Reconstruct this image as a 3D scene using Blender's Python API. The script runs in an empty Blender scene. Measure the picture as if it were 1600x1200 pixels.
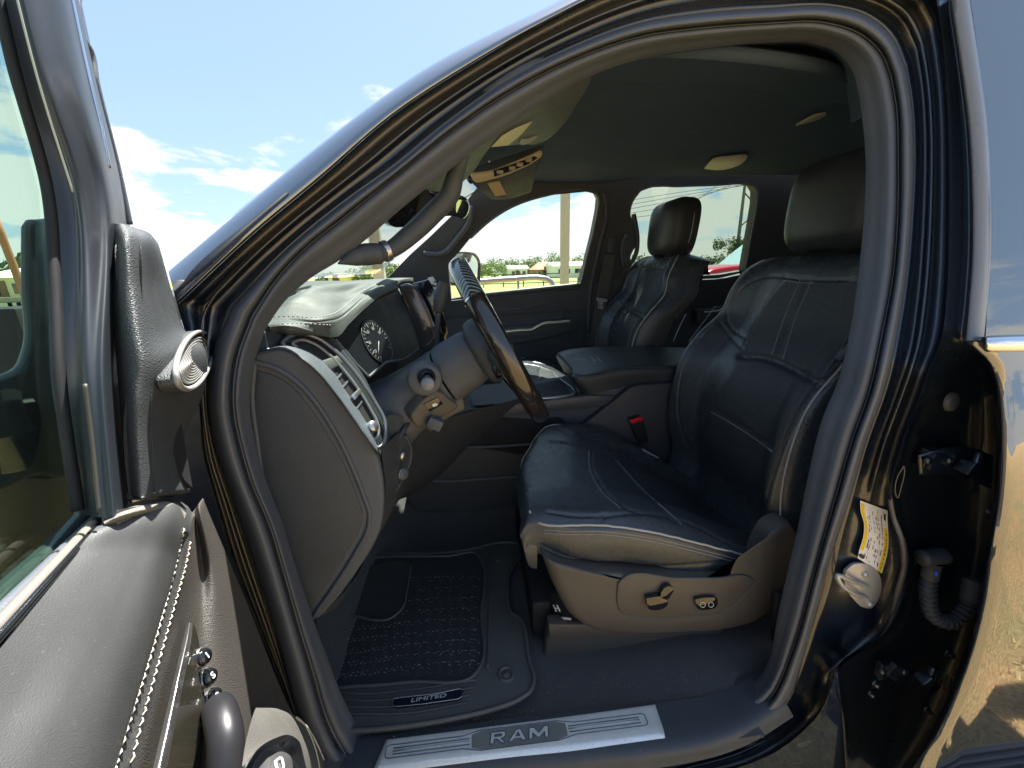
import bpy, bmesh, math, random
import numpy as np
from mathutils import Vector, Matrix
random.seed(7); np.random.seed(7)
S = bpy.context.scene
R_ = math.radians

# ------------------------------------------------------------------ camera
F = 625.0
YAW, PIT, ROLL = 5.0, 15.6, 1.5
CAM = Vector((0, 0, 1.65))
def _basis():
    y, p, r = map(R_, (YAW, PIT, ROLL))
    f = Vector((math.sin(y)*math.cos(p), math.cos(y)*math.cos(p), -math.sin(p)))
    r0 = Vector((math.cos(y), -math.sin(y), 0)); u0 = r0.cross(f)
    return f, r0*math.cos(r)-u0*math.sin(r), r0*math.sin(r)+u0*math.cos(r)
FW, RT, UP = _basis()
cd = bpy.data.cameras.new('camera'); cam = bpy.data.objects.new('camera', cd)
S.collection.objects.link(cam); S.camera = cam
cd.sensor_width = 36.0; cd.lens = 36.0*F/1600.0
cd.clip_start = 0.02; cd.clip_end = 3000
M3 = Matrix((RT, UP, -FW)).transposed()
cam.matrix_world = Matrix.Translation(CAM) @ M3.to_4x4()

# ------------------------------------------------------------------ world, sun, exposure
SUN_EL, SUN_AZ = R_(66), R_(22)            # azimuth measured from +y towards +x
w = bpy.data.worlds.new("World"); S.world = w; w.use_nodes = True
nt = w.node_tree; nt.nodes.clear()
def N(nt, t, **k):
    n = nt.nodes.new(t)
    for a, b in k.items():
        if a == 'i':
            for q, v in b.items(): n.inputs[q].default_value = v
        else: setattr(n, a, b)
    return n
sky = N(nt, 'ShaderNodeTexSky', sky_type='NISHITA', sun_disc=False, sun_elevation=SUN_EL, sun_rotation=SUN_AZ,
        altitude=100.0, air_density=1.0, dust_density=1.0, ozone_density=1.6)
tc = N(nt, 'ShaderNodeTexCoord')
sep = N(nt, 'ShaderNodeSeparateXYZ'); nt.links.new(tc.outputs['Generated'], sep.inputs[0])
# project the direction onto a cloud layer
zz = N(nt, 'ShaderNodeMath', operation='ADD', i={1: 0.16}); nt.links.new(sep.outputs['Z'], zz.inputs[0])
zm = N(nt, 'ShaderNodeMath', operation='MAXIMUM', i={1: 0.05}); nt.links.new(zz.outputs[0], zm.inputs[0])
dx = N(nt, 'ShaderNodeMath', operation='DIVIDE'); nt.links.new(sep.outputs['X'], dx.inputs[0]); nt.links.new(zm.outputs[0], dx.inputs[1])
dy = N(nt, 'ShaderNodeMath', operation='DIVIDE'); nt.links.new(sep.outputs['Y'], dy.inputs[0]); nt.links.new(zm.outputs[0], dy.inputs[1])
cmb = N(nt, 'ShaderNodeCombineXYZ', i={2: 17.3}); nt.links.new(dx.outputs[0], cmb.inputs[0]); nt.links.new(dy.outputs[0], cmb.inputs[1])
cn = N(nt, 'ShaderNodeTexNoise', i={'Scale': 1.5, 'Detail': 10.0, 'Roughness': 0.58, 'Distortion': 0.25})
nt.links.new(cmb.outputs[0], cn.inputs['Vector'])
cover = N(nt, 'ShaderNodeMapRange', i={1: 0.05, 2: 0.46, 3: 0.22, 4: -0.13}); nt.links.new(sep.outputs['Z'], cover.inputs[0])
ca = N(nt, 'ShaderNodeMath', operation='ADD'); nt.links.new(cn.outputs['Fac'], ca.inputs[0]); nt.links.new(cover.outputs[0], ca.inputs[1])
cr = N(nt, 'ShaderNodeMapRange', interpolation_type='SMOOTHSTEP', i={1: 0.55, 2: 0.64, 3: 0.0, 4: 0.96}); nt.links.new(ca.outputs[0], cr.inputs[0])
mixc = N(nt, 'ShaderNodeMix', data_type='RGBA'); nt.links.new(cr.outputs[0], mixc.inputs[0])
hzm = N(nt, 'ShaderNodeMix', data_type='RGBA', i={0: .6}); nt.links.new(sky.outputs[0], hzm.inputs[6]); hzm.inputs[7].default_value = (1.6, 2.25, 3.15, 1)
nt.links.new(hzm.outputs[2], mixc.inputs[6]); mixc.inputs[7].default_value = (4.3, 4.35, 4.25, 1)
bg = N(nt, 'ShaderNodeBackground', i={1: 0.076}); nt.links.new(mixc.outputs[2], bg.inputs[0])
wo = N(nt, 'ShaderNodeOutputWorld'); nt.links.new(bg.outputs[0], wo.inputs[0])

sl = bpy.data.lights.new('sun', 'SUN'); sl.energy = 4.8; sl.angle = R_(0.55); sl.color = (1, 0.955, 0.88)
so = bpy.data.objects.new('sun', sl); S.collection.objects.link(so)
sdir = Vector((math.cos(SUN_EL)*math.sin(SUN_AZ), math.cos(SUN_EL)*math.cos(SUN_AZ), math.sin(SUN_EL)))
so.rotation_euler = sdir.to_track_quat('Z', 'Y').to_euler()
S.view_settings.view_transform = 'Standard'; S.view_settings.look = 'None'
S.view_settings.exposure = 1.95; S.view_settings.gamma = 1.0
S.cycles.max_bounces = 10; S.cycles.transparent_max_bounces = 16; S.cycles.diffuse_bounces = 5

# ------------------------------------------------------------------ pixel <-> place
def ray(px, py): return FW + RT*((px-800)/F) + UP*((600-py)/F)
def P(px, py, X=None, Y=None, Z=None):
    d = ray(px, py)
    t = (X-CAM.x)/d.x if X is not None else (Y-CAM.y)/d.y if Y is not None else (Z-CAM.z)/d.z
    return CAM + d*t
def PJ(v):
    q = v-CAM; dz = q.dot(FW); dz = max(dz, 1e-4)
    return 800+F*q.dot(RT)/dz, 600-F*q.dot(UP)/dz, dz
def SD(px, py, o=0.0, k=0.27):                 # near body side (door opening), o metres inboard
    d = ray(px, py); z = 1.5
    for _ in range(25):
        t = (0.52+o+k*max(0, z-1.5))/d.y; z = 0.5*z+0.5*(CAM.z+d.z*t)
    return CAM+d*t
DH = Vector((-.356, .534, 0)); DT = R_(70)
DS = Vector((math.cos(DT), -math.sin(DT), 0)); DN = Vector((math.sin(DT), math.cos(DT), 0))
def DR(px, py, n=0.0):                         # open door's inner face, n metres off it
    d = ray(px, py); t = (n-(CAM-DH).dot(DN))/d.dot(DN)
    return CAM+d*t
def DW(s, z, n=0.0): return DH+DS*s+DN*n+Vector((0, 0, z))
def WD(px, py, o=0.0):                         # far body side (upper), o metres inboard
    d = ray(px, py); z = 1.8
    for _ in range(25):
        t = (2.1-o-.27*max(0, z-1.55))/d.y; z = CAM.z+d.z*t
    return CAM+d*t
class Plane:
    def __init__(s, a, b, c): s.o = a; s.n = (b-a).cross(c-a).normalized()
    def at(s, px, py, off=0.0):
        n = s.n if s.n.dot(CAM-s.o) > 0 else -s.n
        d = ray(px, py); t = ((s.o-CAM).dot(n)+off)/d.dot(n); return CAM+d*t
    def nrm(s): return s.n if s.n.dot(CAM-s.o) > 0 else -s.n

# ------------------------------------------------------------------ materials
def mat(name, col, rough=.5, spec=.5, metal=0, coat=0, coat_rough=.03, coat_ior=1.5, bump=0, bscale=300, btype='noise',
        var=.12, vscale=14, ior=1.45, sheen=0, col2=None, rvar=.12, dust=0, crease=0):
    m = bpy.data.materials.new(name); m.use_nodes = True; t = m.node_tree
    b = t.nodes['Principled BSDF']
    b.inputs['Roughness'].default_value = rough; b.inputs['Metallic'].default_value = metal
    b.inputs['IOR'].default_value = ior; b.inputs['Specular IOR Level'].default_value = spec
    b.inputs['Coat Weight'].default_value = coat; b.inputs['Coat Roughness'].default_value = coat_rough; b.inputs['Coat IOR'].default_value = coat_ior
    b.inputs['Sheen Weight'].default_value = sheen
    tcn = N(t, 'ShaderNodeTexCoord')
    n1 = N(t, 'ShaderNodeTexNoise', i={'Scale': vscale, 'Detail': 6, 'Roughness': .6}); t.links.new(tcn.outputs['Object'], n1.inputs['Vector'])
    mx = N(t, 'ShaderNodeMix', data_type='RGBA'); t.links.new(n1.outputs['Fac'], mx.inputs[0])
    c = Vector(col); c2 = Vector(col2) if col2 else c*(1+var)
    mx.inputs[6].default_value = (*(c*(1-var) if not col2 else c), 1); mx.inputs[7].default_value = (*c2, 1)
    if col2: 
        mr0 = N(t, 'ShaderNodeMapRange', i={1: .42, 2: .58}); t.links.new(n1.outputs['Fac'], mr0.inputs[0]); t.links.new(mr0.outputs[0], mx.inputs[0])
    out = mx.outputs[2]
    if dust:
        n3 = N(t, 'ShaderNodeTexNoise', i={'Scale': 420, 'Detail': 3}); t.links.new(tcn.outputs['Object'], n3.inputs['Vector'])
        r3 = N(t, 'ShaderNodeMapRange', i={1: .66, 2: .74, 3: 0, 4: dust}); t.links.new(n3.outputs['Fac'], r3.inputs[0])
        m3 = N(t, 'ShaderNodeMix', data_type='RGBA'); t.links.new(r3.outputs[0], m3.inputs[0]); t.links.new(out, m3.inputs[6]); m3.inputs[7].default_value = (.42, .36, .28, 1)
        out = m3.outputs[2]
    t.links.new(out, b.inputs['Base Color'])
    if rvar:
        mr = N(t, 'ShaderNodeMapRange', i={1: .3, 2: .7, 3: max(0.02, rough*(1-rvar)), 4: min(1, rough*(1+rvar))})
        n2 = N(t, 'ShaderNodeTexNoise', i={'Scale': vscale*2.3, 'Detail': 5}); t.links.new(tcn.outputs['Object'], n2.inputs['Vector'])
        t.links.new(n2.outputs['Fac'], mr.inputs[0]); t.links.new(mr.outputs[0], b.inputs['Roughness'])
    if bump:
        if btype == 'voronoi':
            n = N(t, 'ShaderNodeTexVoronoi', i={'Scale': bscale}); o = n.outputs['Distance']
        else:
            n = N(t, 'ShaderNodeTexNoise', i={'Scale': bscale, 'Detail': 4}); o = n.outputs['Fac']
        t.links.new(tcn.outputs['Object'], n.inputs['Vector'])
        bn = N(t, 'ShaderNodeBump', i={'Strength': bump, 'Distance': .002}); t.links.new(o, bn.inputs['Height'])
        if crease:
            wv = N(t, 'ShaderNodeTexNoise', i={'Scale': 26, 'Detail': 9, 'Roughness': .68, 'Distortion': 2.2}); t.links.new(tcn.outputs['Object'], wv.inputs['Vector'])
            b3 = N(t, 'ShaderNodeBump', i={'Strength': crease, 'Distance': .006}); t.links.new(wv.outputs['Fac'], b3.inputs['Height']); t.links.new(b3.outputs[0], bn.inputs['Normal'])
        t.links.new(bn.outputs[0], b.inputs['Normal'])
    return m
def glass(name, tint, refl=.08, rough=0.0):
    m = bpy.data.materials.new(name); m.use_nodes = True; t = m.node_tree; t.nodes.clear()
    o = N(t, 'ShaderNodeOutputMaterial'); tr = N(t, 'ShaderNodeBsdfTransparent'); tr.inputs[0].default_value = (*tint, 1)
    g = N(t, 'ShaderNodeBsdfGlossy'); g.inputs['Roughness'].default_value = rough; g.inputs[0].default_value = (.9, .95, .95, 1)
    fr = N(t, 'ShaderNodeFresnel', i={0: 1.45}); mx = N(t, 'ShaderNodeMixShader')
    gm = N(t, 'ShaderNodeNewGeometry'); mi = N(t, 'ShaderNodeMapRange', i={3: 1.45, 4: 1/1.45}); t.links.new(gm.outputs['Backfacing'], mi.inputs[0]); t.links.new(mi.outputs[0], fr.inputs[0]); t.links.new(fr.outputs[0], mx.inputs[0]); t.links.new(tr.outputs[0], mx.inputs[1]); t.links.new(g.outputs[0], mx.inputs[2]); t.links.new(mx.outputs[0], o.inputs[0])
    return m
PAINT = mat('black_paint', (.006, .009, .014), .12, coat=1, coat_rough=.02, coat_ior=1.9, var=.1, rvar=.2)
SKIN = mat('black_paint_polished', (.016, .024, .04), .1, coat=1, coat_rough=.02, coat_ior=2.7, spec=.6, rvar=.2, dust=.25)
JAMB = mat('jamb_paint', (.008, .014, .024), .3, coat=1, coat_rough=.10, coat_ior=1.55, dust=.2)
RUB = mat('weather_rubber', (.088, .1, .12), .42, bump=.15, bscale=500, spec=.6)
TRIM = mat('trim_plastic', (.088, .1, .12), .5, bump=.25, bscale=900, btype='voronoi')
TRIMD = mat('trim_plastic_dark', (.056, .064, .074), .52, bump=.25, bscale=900, btype='voronoi')
TRIMB = mat('seat_shield_plastic', (.085, .078, .07), .42, bump=.2, bscale=900, btype='voronoi')
HEAD = mat('headliner_cloth', (.062, .092, .14), .9, spec=.15, bump=.4, bscale=700)  # blue cast of lens flare is put into the base colour; cloth itself black
LEA = mat('black_leather', (.038, .046, .054), .27, spec=.7, crease=.05, coat=.25, coat_rough=.22, bump=.32, bscale=520, btype='voronoi', vscale=9, rvar=.25)
LEAP = mat('perforated_leather', (.04, .047, .053), .42, spec=.45, bump=.3, bscale=900, btype='voronoi', vscale=9)
_t = LEAP.node_tree; _v = N(_t, 'ShaderNodeTexVoronoi', i={'Scale': 230, 'Randomness': .25}); _c = N(_t, 'ShaderNodeTexCoord'); _t.links.new(_c.outputs['Object'], _v.inputs['Vector'])
_r = N(_t, 'ShaderNodeMapRange', i={1: .2, 2: .34, 3: .12, 4: 1}); _t.links.new(_v.outputs['Distance'], _r.inputs[0])
_b = _t.nodes['Principled BSDF']; _s = N(_t, 'ShaderNodeVectorMath', operation='SCALE'); _t.links.new(_b.inputs['Base Color'].links[0].from_socket, _s.inputs[0]); _t.links.new(_r.outputs[0], _s.inputs['Scale']); _t.links.new(_s.outputs[0], _b.inputs['Base Color'])
def region(o, G, poly, m):
    px, py, dz = pjn(G); x = (px[:-1, :-1]+px[1:, 1:])/2; y = (py[:-1, :-1]+py[1:, 1:])/2; ins = np.zeros(x.shape, bool)
    for (x0, y0), (x1, y1) in zip(poly, poly[1:]+poly[:1]):
        ins ^= ((y0 > y) != (y1 > y)) & (x < (x1-x0)*(y-y0)/((y1-y0) or 1e-9)+x0)
    o.data.materials.append(m); k = len(o.data.materials)-1
    for f, b in zip(o.data.polygons, ins.ravel()):
        if b: f.material_index = k
LEAS = mat('door_leather', (.066, .069, .07), .5, spec=.55, bump=.14, bscale=1300, btype='voronoi', vscale=11, var=.18, rvar=.2, dust=.1)
LEAD = mat('dash_leather', (.05, .06, .058), .6, spec=.6, bump=.25, bscale=520, btype='voronoi')
DOORP = mat('door_grain_plastic', (.07, .065, .058), .5, bump=.5, bscale=1000, btype='voronoi', dust=.15)
PODM = mat('pod_grain_plastic', (.055, .062, .066), .48, bump=.4, bscale=900, btype='voronoi')
STRK = mat('zinc_plate', (.45, .45, .45), .35, metal=.5, vscale=120)
PIPE = mat('light_piping', (.42, .4, .37), .5)
THR = mat('light_thread', (.66, .62, .53), .7, bump=.3, bscale=900)
THRG = mat('grey_thread', (.4, .42, .44), .7)
RING = mat('dial_ring_dark', (.12, .12, .13), .35, metal=.5)
DIMW = mat('dial_print', (.3, .3, .3), .5)
GRIL = mat('grille_grey', (.3, .3, .29), .5, metal=.3)
SILV = mat('satin_silver', (.5, .5, .5), .28, metal=.9, vscale=60)
CHR = mat('chrome', (.75, .75, .76), .1, metal=1, var=.03)
BRUSH = mat('brushed_aluminium', (.8, .81, .8), .4, metal=.45, vscale=90, var=.1, bump=.1, bscale=200, dust=.35)
GLOSSB = mat('gloss_black', (.01, .011, .013), .08, coat=1)
CARP = mat('black_carpet', (.06, .06, .061), .95, bump=1, bscale=330, dust=.5, sheen=.3)
RUBM = mat('mat_rubber', (.085, .086, .085), .42, bump=.25, bscale=250, dust=.25)
MCAR = mat('mat_carpet', (.03, .032, .036), .85, bump=.8, bscale=600, dust=.12)
DARK = mat('dark_void_plastic', (.012, .013, .016), .7)
SCREEN = mat('screen_glass', (.01, .012, .018), .12, coat=1)
WHITE = mat('white_print', (.75, .75, .75), .5, var=.02)
YEL = mat('yellow_print', (.8, .55, .0), .5, var=.03)
INK = mat('black_ink', (.03, .03, .03), .5)
PINK = mat('pink_line', (.7, .45, .55), .5)
RED = mat('buckle_red', (.75, .02, .03), .35)
KHA = mat('warm_lamp_plastic', (.55, .5, .34), .4)
GLS = glass('clear_glass', (.93, .97, .93)); GLD = glass('door_glass', (.8, .92, .85)); GLR = glass('privacy_glass', (.68, .74, .68))
GLK = mat('tinted_outer_glass', (.03, .04, .045), .02, coat=1, coat_ior=2.6, coat_rough=.004, rvar=0)

# ------------------------------------------------------------------ objects
def setp(o, label=None, cat=None, group=None, kind=None):
    if label: o['label'] = label
    if cat: o['category'] = cat
    if group: o['group'] = group
    if kind: o['kind'] = kind
    return o
def empty(name, loc, label, cat, group=None):
    o = bpy.data.objects.new(name, None); o.location = loc; S.collection.objects.link(o); o.empty_display_size = .1
    bpy.context.view_layer.update() if False else None
    return setp(o, label, cat, group)
WM = {}
def worldloc(o):
    v = Vector(o.location); p = o.parent
    while p: v = v+Vector(p.location); p = p.parent
    return v
def link(name, me, m, parent=None, smooth=True):
    o = bpy.data.objects.new(name, me); S.collection.objects.link(o)
    if m and not me.materials: me.materials.append(m)
    if smooth:
        for p in me.polygons: p.use_smooth = True
    if parent is not None:
        o.parent = parent; base = worldloc(parent)
        for v in me.vertices: v.co -= base
    return o
def cr(p, n):                                     # Catmull-Rom resample of points to n samples
    p = np.array([tuple(q) for q in p], float)
    if len(p) == 1: return np.repeat(p, n, 0)
    d = np.sqrt((np.diff(p, axis=0)**2).sum(1)); d = np.maximum(d, 1e-9); s = np.concatenate([[0], np.cumsum(d)])
    m = np.gradient(p, s, axis=0) if len(p) > 2 else np.repeat((p[1:]-p[:1])/d[0], 2, 0)
    t = np.linspace(0, s[-1], n); i = np.clip(np.searchsorted(s, t, side='right')-1, 0, len(p)-2)
    h = d[i][:, None]; u = ((t-s[i])/d[i])[:, None]
    return (2*u**3-3*u**2+1)*p[i]+(u**3-2*u**2+u)*h*m[i]+(-2*u**3+3*u**2)*p[i+1]+(u**3-u**2)*h*m[i+1]
def crp(p, n):                                    # same, parameter is control index (keeps rows matched)
    p = np.array([tuple(q) for q in p], float); k = len(p)
    if k == 2: u = np.linspace(0, 1, n)[:, None]; return p[0]*(1-u)+p[1]*u
    m = np.gradient(p, axis=0); t = np.linspace(0, k-1, n); i = np.clip(t.astype(int), 0, k-2); u = (t-i)[:, None]
    return (2*u**3-3*u**2+1)*p[i]+(u**3-2*u**2+u)*m[i]+(-2*u**3+3*u**2)*p[i+1]+(u**3-u**2)*m[i+1]
def gmesh(name, G, cu=False, cv=False):
    nv, nu, _ = G.shape; me = bpy.data.meshes.new(name); fs = []
    for j in range(nv-(0 if cv else 1)):
        for i in range(nu-(0 if cu else 1)):
            a, b = i, (i+1) % nu; c, d = j, (j+1) % nv
            fs.append((c*nu+a, c*nu+b, d*nu+b, d*nu+a))
    me.from_pydata(G.reshape(-1, 3).tolist(), [], fs); me.update(); return me
def grid(rows, nu, nv):
    A = np.array([crp(r, nu) for r in rows])
    if len(rows) == nv: return A
    return np.array([crp(A[:, i], nv) for i in range(nu)]).transpose(1, 0, 2)
def norms(G):
    du = np.gradient(G, axis=1); dv = np.gradient(G, axis=0); n = np.cross(du, dv)
    n /= np.maximum(np.linalg.norm(n, axis=2, keepdims=True), 1e-12)
    c = np.array(CAM); s = np.sign(((c-G)*n).sum(2).mean()); return n*(s if s else 1)
_F, _R, _U, _C = (np.array(v) for v in (FW, RT, UP, CAM))
def pjn(G):
    q = G-_C; dz = np.maximum(q@_F, 1e-3); return 800+F*(q@_R)/dz, 600-F*(q@_U)/dz, dz
def pdist(px, py, line):
    best = np.full(px.shape, 1e9)
    for (x0, y0), (x1, y1) in zip(line[:-1], line[1:]):
        vx, vy = x1-x0, y1-y0; L = vx*vx+vy*vy+1e-9
        t = np.clip(((px-x0)*vx+(py-y0)*vy)/L, 0, 1)
        best = np.minimum(best, np.hypot(px-x0-t*vx, py-y0-t*vy))
    return best
def groove(G, lines, wid=.006, dep=.006):
    n = norms(G); px, py, dz = pjn(G); D = np.zeros(px.shape)
    for l in lines:
        l2 = cr(l, max(2, len(l)*6)) if len(l) > 2 else np.array(l, float)
        d = pdist(px, py, l2)*dz/F
        D = np.maximum(D, np.exp(-(d/wid)**2))
    return G-n*(D*dep)[..., None]
def wrinkle(G, amp, sc, mask=None):
    n = norms(G); r = np.random.RandomState(3); ph = r.rand(12, 4)*6.28; fr = r.randn(12, 3)*sc
    D = sum(np.sin(G@fr[k]+ph[k, 0]+1.5*np.sin(G@fr[(k+5) % 12]*.6+ph[k, 1])) for k in range(12))/12
    if mask is not None: D = D*mask
    return G+n*(D*amp)[..., None]
def surf(name, rows, m, parent=None, nu=40, nv=40, thick=0, grooves=None, gw=.006, gd=.006, cu=False, cv=False, G=None, wr=0, wsc=40, wmask=None):
    if G is None: G = grid(rows, nu, nv)
    if wr: G = wrinkle(G, wr, wsc, wmask)
    if grooves: G = groove(G, grooves, gw, gd)
    me = gmesh(name, G, cu, cv); o = link(name, me, m, parent)
    if thick:
        md = o.modifiers.new('s', 'SOLIDIFY'); md.thickness = abs(thick); md.offset = -1
        n = norms(G); nn = np.cross(np.gradient(G, axis=1), np.gradient(G, axis=0)); s = np.sign((n*nn).sum())
        md.offset = -1 if s > 0 else 1
    return o
def stitch(name, G, line, m, parent, L=.0035, gap=.002, r=.0006, off=.0006, tilt=0):
    """thread dashes lying on surface grid G along a pixel polyline"""
    px, py, dz = pjn(G); n = norms(G); l = cr(line, 400)
    bm = bmesh.new(); acc = 0; last = None; nxt = 0
    pts = []
    for q in l[::1]:
        k = np.argmin((px-q[0])**2+(py-q[1])**2); j, i = divmod(k, G.shape[1])
        # ray hits near this vertex: put the point on its tangent plane
        d = np.array(ray(q[0], q[1])); nn = n[j, i]; t = ((G[j, i]-_C)@nn)/(d@nn) if abs(d@nn) > 1e-3 else dz[j, i]
        pt = _C+d*t if abs(t-dz[j, i]) < .03 else G[j, i]
        pts.append((pt, nn))
    A = np.array([p for p, _ in pts])
    for _ in range(14): A[1:-1] = (A[:-2]+A[1:-1]*2+A[2:])/4
    NN = np.array([q for _, q in pts])
    for _ in range(30): NN[1:-1] = (NN[:-2]+NN[1:-1]*2+NN[2:])/4
    pts = list(zip(A, NN)); s = np.concatenate([[0], np.cumsum(np.linalg.norm(np.diff(A, axis=0), axis=1))])
    x = 0
    while x+L < s[-1]:
        a = np.array([np.interp(x, s, A[:, c]) for c in range(3)]); b = np.array([np.interp(x+L, s, A[:, c]) for c in range(3)])
        nn = pts[min(len(pts)-1, np.searchsorted(s, x))][1]
        side = np.cross(b-a, nn); side /= max(np.linalg.norm(side), 1e-9)
        a2, b2 = a+nn*off+side*tilt*r, b+nn*off-side*tilt*r
        segs = [a2-nn*r, (a2+b2)/2+nn*r*.6, b2-nn*r]
        ring = []
        for c, rr in zip(segs, (r*.6, r, r*.6)):
            ring.append([bm.verts.new(tuple(c+side*rr*math.cos(q)+nn*rr*math.sin(q))) for q in (0, 1.57, 3.14, 4.71)])
        for u in range(2):
            for v in range(4): bm.faces.new((ring[u][v], ring[u][(v+1) % 4], ring[u+1][(v+1) % 4], ring[u+1][v]))
        x += L+gap
    me = bpy.data.meshes.new(name); bm.to_mesh(me); bm.free(); return link(name, me, m, parent)
def gpath(G, line, n=120, off=0.0):
    px, py, dz = pjn(G); nn = norms(G); out = []
    for q in cr(line, n):
        k = np.argmin((px-q[0])**2+(py-q[1])**2); j, i = divmod(k, G.shape[1]); out.append(Vector(G[j, i]+nn[j, i]*off))
    A = np.array([tuple(v) for v in out]); 
    for _ in range(4): A[1:-1] = (A[:-2]+A[1:-1]*2+A[2:])/4
    return [Vector(a) for a in A]
def tubeG(pts, r, seg=12, n=None, flat=1.0, up=None):
    n = n or max(2, len(pts)*8); A = cr(pts, n); rr = np.interp(np.linspace(0, 1, n), np.linspace(0, 1, len(r)), r) if isinstance(r, (list, tuple)) else np.full(n, r)
    T = np.gradient(A, axis=0); T /= np.maximum(np.linalg.norm(T, axis=1, keepdims=True), 1e-9)
    u = np.array(up if up is not None else (0, 0, 1.0)); G = []
    if up is None and abs(T[0]@u) > .9: u = np.array((0, 1.0, 0))
    for k in range(n):
        a = u-T[k]*(u@T[k]); a /= max(np.linalg.norm(a), 1e-9); b = np.cross(T[k], a)
        if up is None: u = a
        G.append([A[k]+(a*math.cos(q)*flat+b*math.sin(q))*rr[k] for q in np.linspace(0, 2*math.pi, seg, endpoint=False)])
    return np.array(G)
def tube(name, pts, r, m, parent=None, seg=12, n=None, flat=1.0, up=None, closed=False, caps=True):
    if closed: pts = list(pts)+[pts[0]]
    G = tubeG(pts, r, seg, n, flat, up); me = gmesh(name, G, cu=True)
    if caps and not closed:
        bm = bmesh.new(); bm.from_mesh(me); bm.verts.ensure_lookup_table(); k = G.shape[0]
        bm.faces.new([bm.verts[i] for i in range(seg)][::-1]); bm.faces.new([bm.verts[(k-1)*seg+i] for i in range(seg)])
        bm.to_mesh(me); bm.free()
    return link(name, me, m, parent)
def bmobj(name, bm, m, parent=None, bev=0, smooth=False, seg=2):
    bmesh.ops.recalc_face_normals(bm, faces=bm.faces)
    if bev: bmesh.ops.bevel(bm, geom=[e for e in bm.edges if e.calc_face_angle(0) > .5], offset=bev, segments=seg, profile=.5, affect='EDGES', clamp_overlap=True)
    me = bpy.data.meshes.new(name); bm.to_mesh(me); bm.free(); o = link(name, me, m, parent, smooth=False)
    if smooth or bev:
        for p in me.polygons: p.use_smooth = True
        try: me.set_sharp_from_angle(angle=R_(40))
        except Exception: pass
    return o
def addbox(bm, c, h, R=None):
    vs = []
    for sx in (-1, 1):
        for sy in (-1, 1):
            for sz in (-1, 1):
                v = Vector((sx*h[0], sy*h[1], sz*h[2])); v = R@v if R else v; vs.append(bm.verts.new(Vector(c)+v))
    for f in ((0, 1, 3, 2), (4, 6, 7, 5), (0, 4, 5, 1), (2, 3, 7, 6), (0, 2, 6, 4), (1, 5, 7, 3)): bm.faces.new([vs[i] for i in f])
def box(name, c, h, m, parent=None, R=None, bev=0.004, seg=2):
    bm = bmesh.new(); addbox(bm, c, h, R); return bmobj(name, bm, m, parent, bev, seg=seg)
def prism(name, pts, thick, m, parent=None, bev=0.0, smooth_n=0, dirn=None, holes=None, seg=2):
    """planar outline (3D points) given thickness away from the camera"""
    if smooth_n: pts = [Vector(p) for p in cr(list(pts)+[pts[0]], smooth_n+1)[:-1]]
    bm = bmesh.new(); vs = [bm.verts.new(p) for p in pts]
    es = [bm.edges.new((vs[i], vs[(i+1) % len(vs)])) for i in range(len(vs))]
    for h in (holes or []):
        hv = [bm.verts.new(p) for p in h]; es += [bm.edges.new((hv[i], hv[(i+1) % len(hv)])) for i in range(len(hv))]
    if holes:
        bmesh.ops.triangle_fill(bm, use_beauty=True, use_dissolve=False, edges=es)
    else: bm.faces.new(vs)
    bm.normal_update(); n = sum((f.normal*f.calc_area() for f in bm.faces), Vector()).normalized(); c = sum((v.co for v in bm.verts), Vector())/len(bm.verts)
    if n.dot(CAM-c) < 0:
        bmesh.ops.reverse_faces(bm, faces=bm.faces); n = -n
    dirn = Vector(dirn) if dirn is not None else -n
    top = list(bm.faces)
    r = bmesh.ops.extrude_face_region(bm, geom=top, use_keep_orig=True)
    bmesh.ops.translate(bm, verts=[g for g in r['geom'] if isinstance(g, bmesh.types.BMVert)], vec=dirn*thick)
    bmesh.ops.recalc_face_normals(bm, faces=bm.faces)
    if bev:
        ed = [e for e in bm.edges if len(e.link_faces) == 2 and e.calc_face_angle(0) > .7]
        bmesh.ops.bevel(bm, geom=ed, offset=bev, segments=seg, profile=.5, affect='EDGES', clamp_overlap=True)
    me = bpy.data.meshes.new(name); bm.to_mesh(me); bm.free(); o = link(name, me, m, parent, smooth=bool(bev or smooth_n))
    if bev or smooth_n:
        try: me.set_sharp_from_angle(angle=R_(35))
        except Exception: pass
    return o
def rrect(cx, cy, w, h, r, n=5):
    out = []
    for sx, sy, a0 in ((1, 1, 0), (-1, 1, 90), (-1, -1, 180), (1, -1, 270)):
        for k in range(n):
            a = R_(a0+90*k/(n-1)); out.append((cx+sx*(w/2-r)+r*math.cos(a), cy+sy*(h/2-r)+r*math.sin(a)))
    return out
def lathe(name, prof, org, axis, m, parent=None, seg=40):
    ax = Vector(axis).normalized(); a = ax.orthogonal().normalized(); b = ax.cross(a)
    G = np.array([[tuple(Vector(org)+ax*h+(a*math.cos(q)+b*math.sin(q))*r) for q in np.linspace(0, 2*math.pi, seg, endpoint=False)] for r, h in prof])
    me = gmesh(name, G, cu=True); return link(name, me, m, parent)
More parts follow.
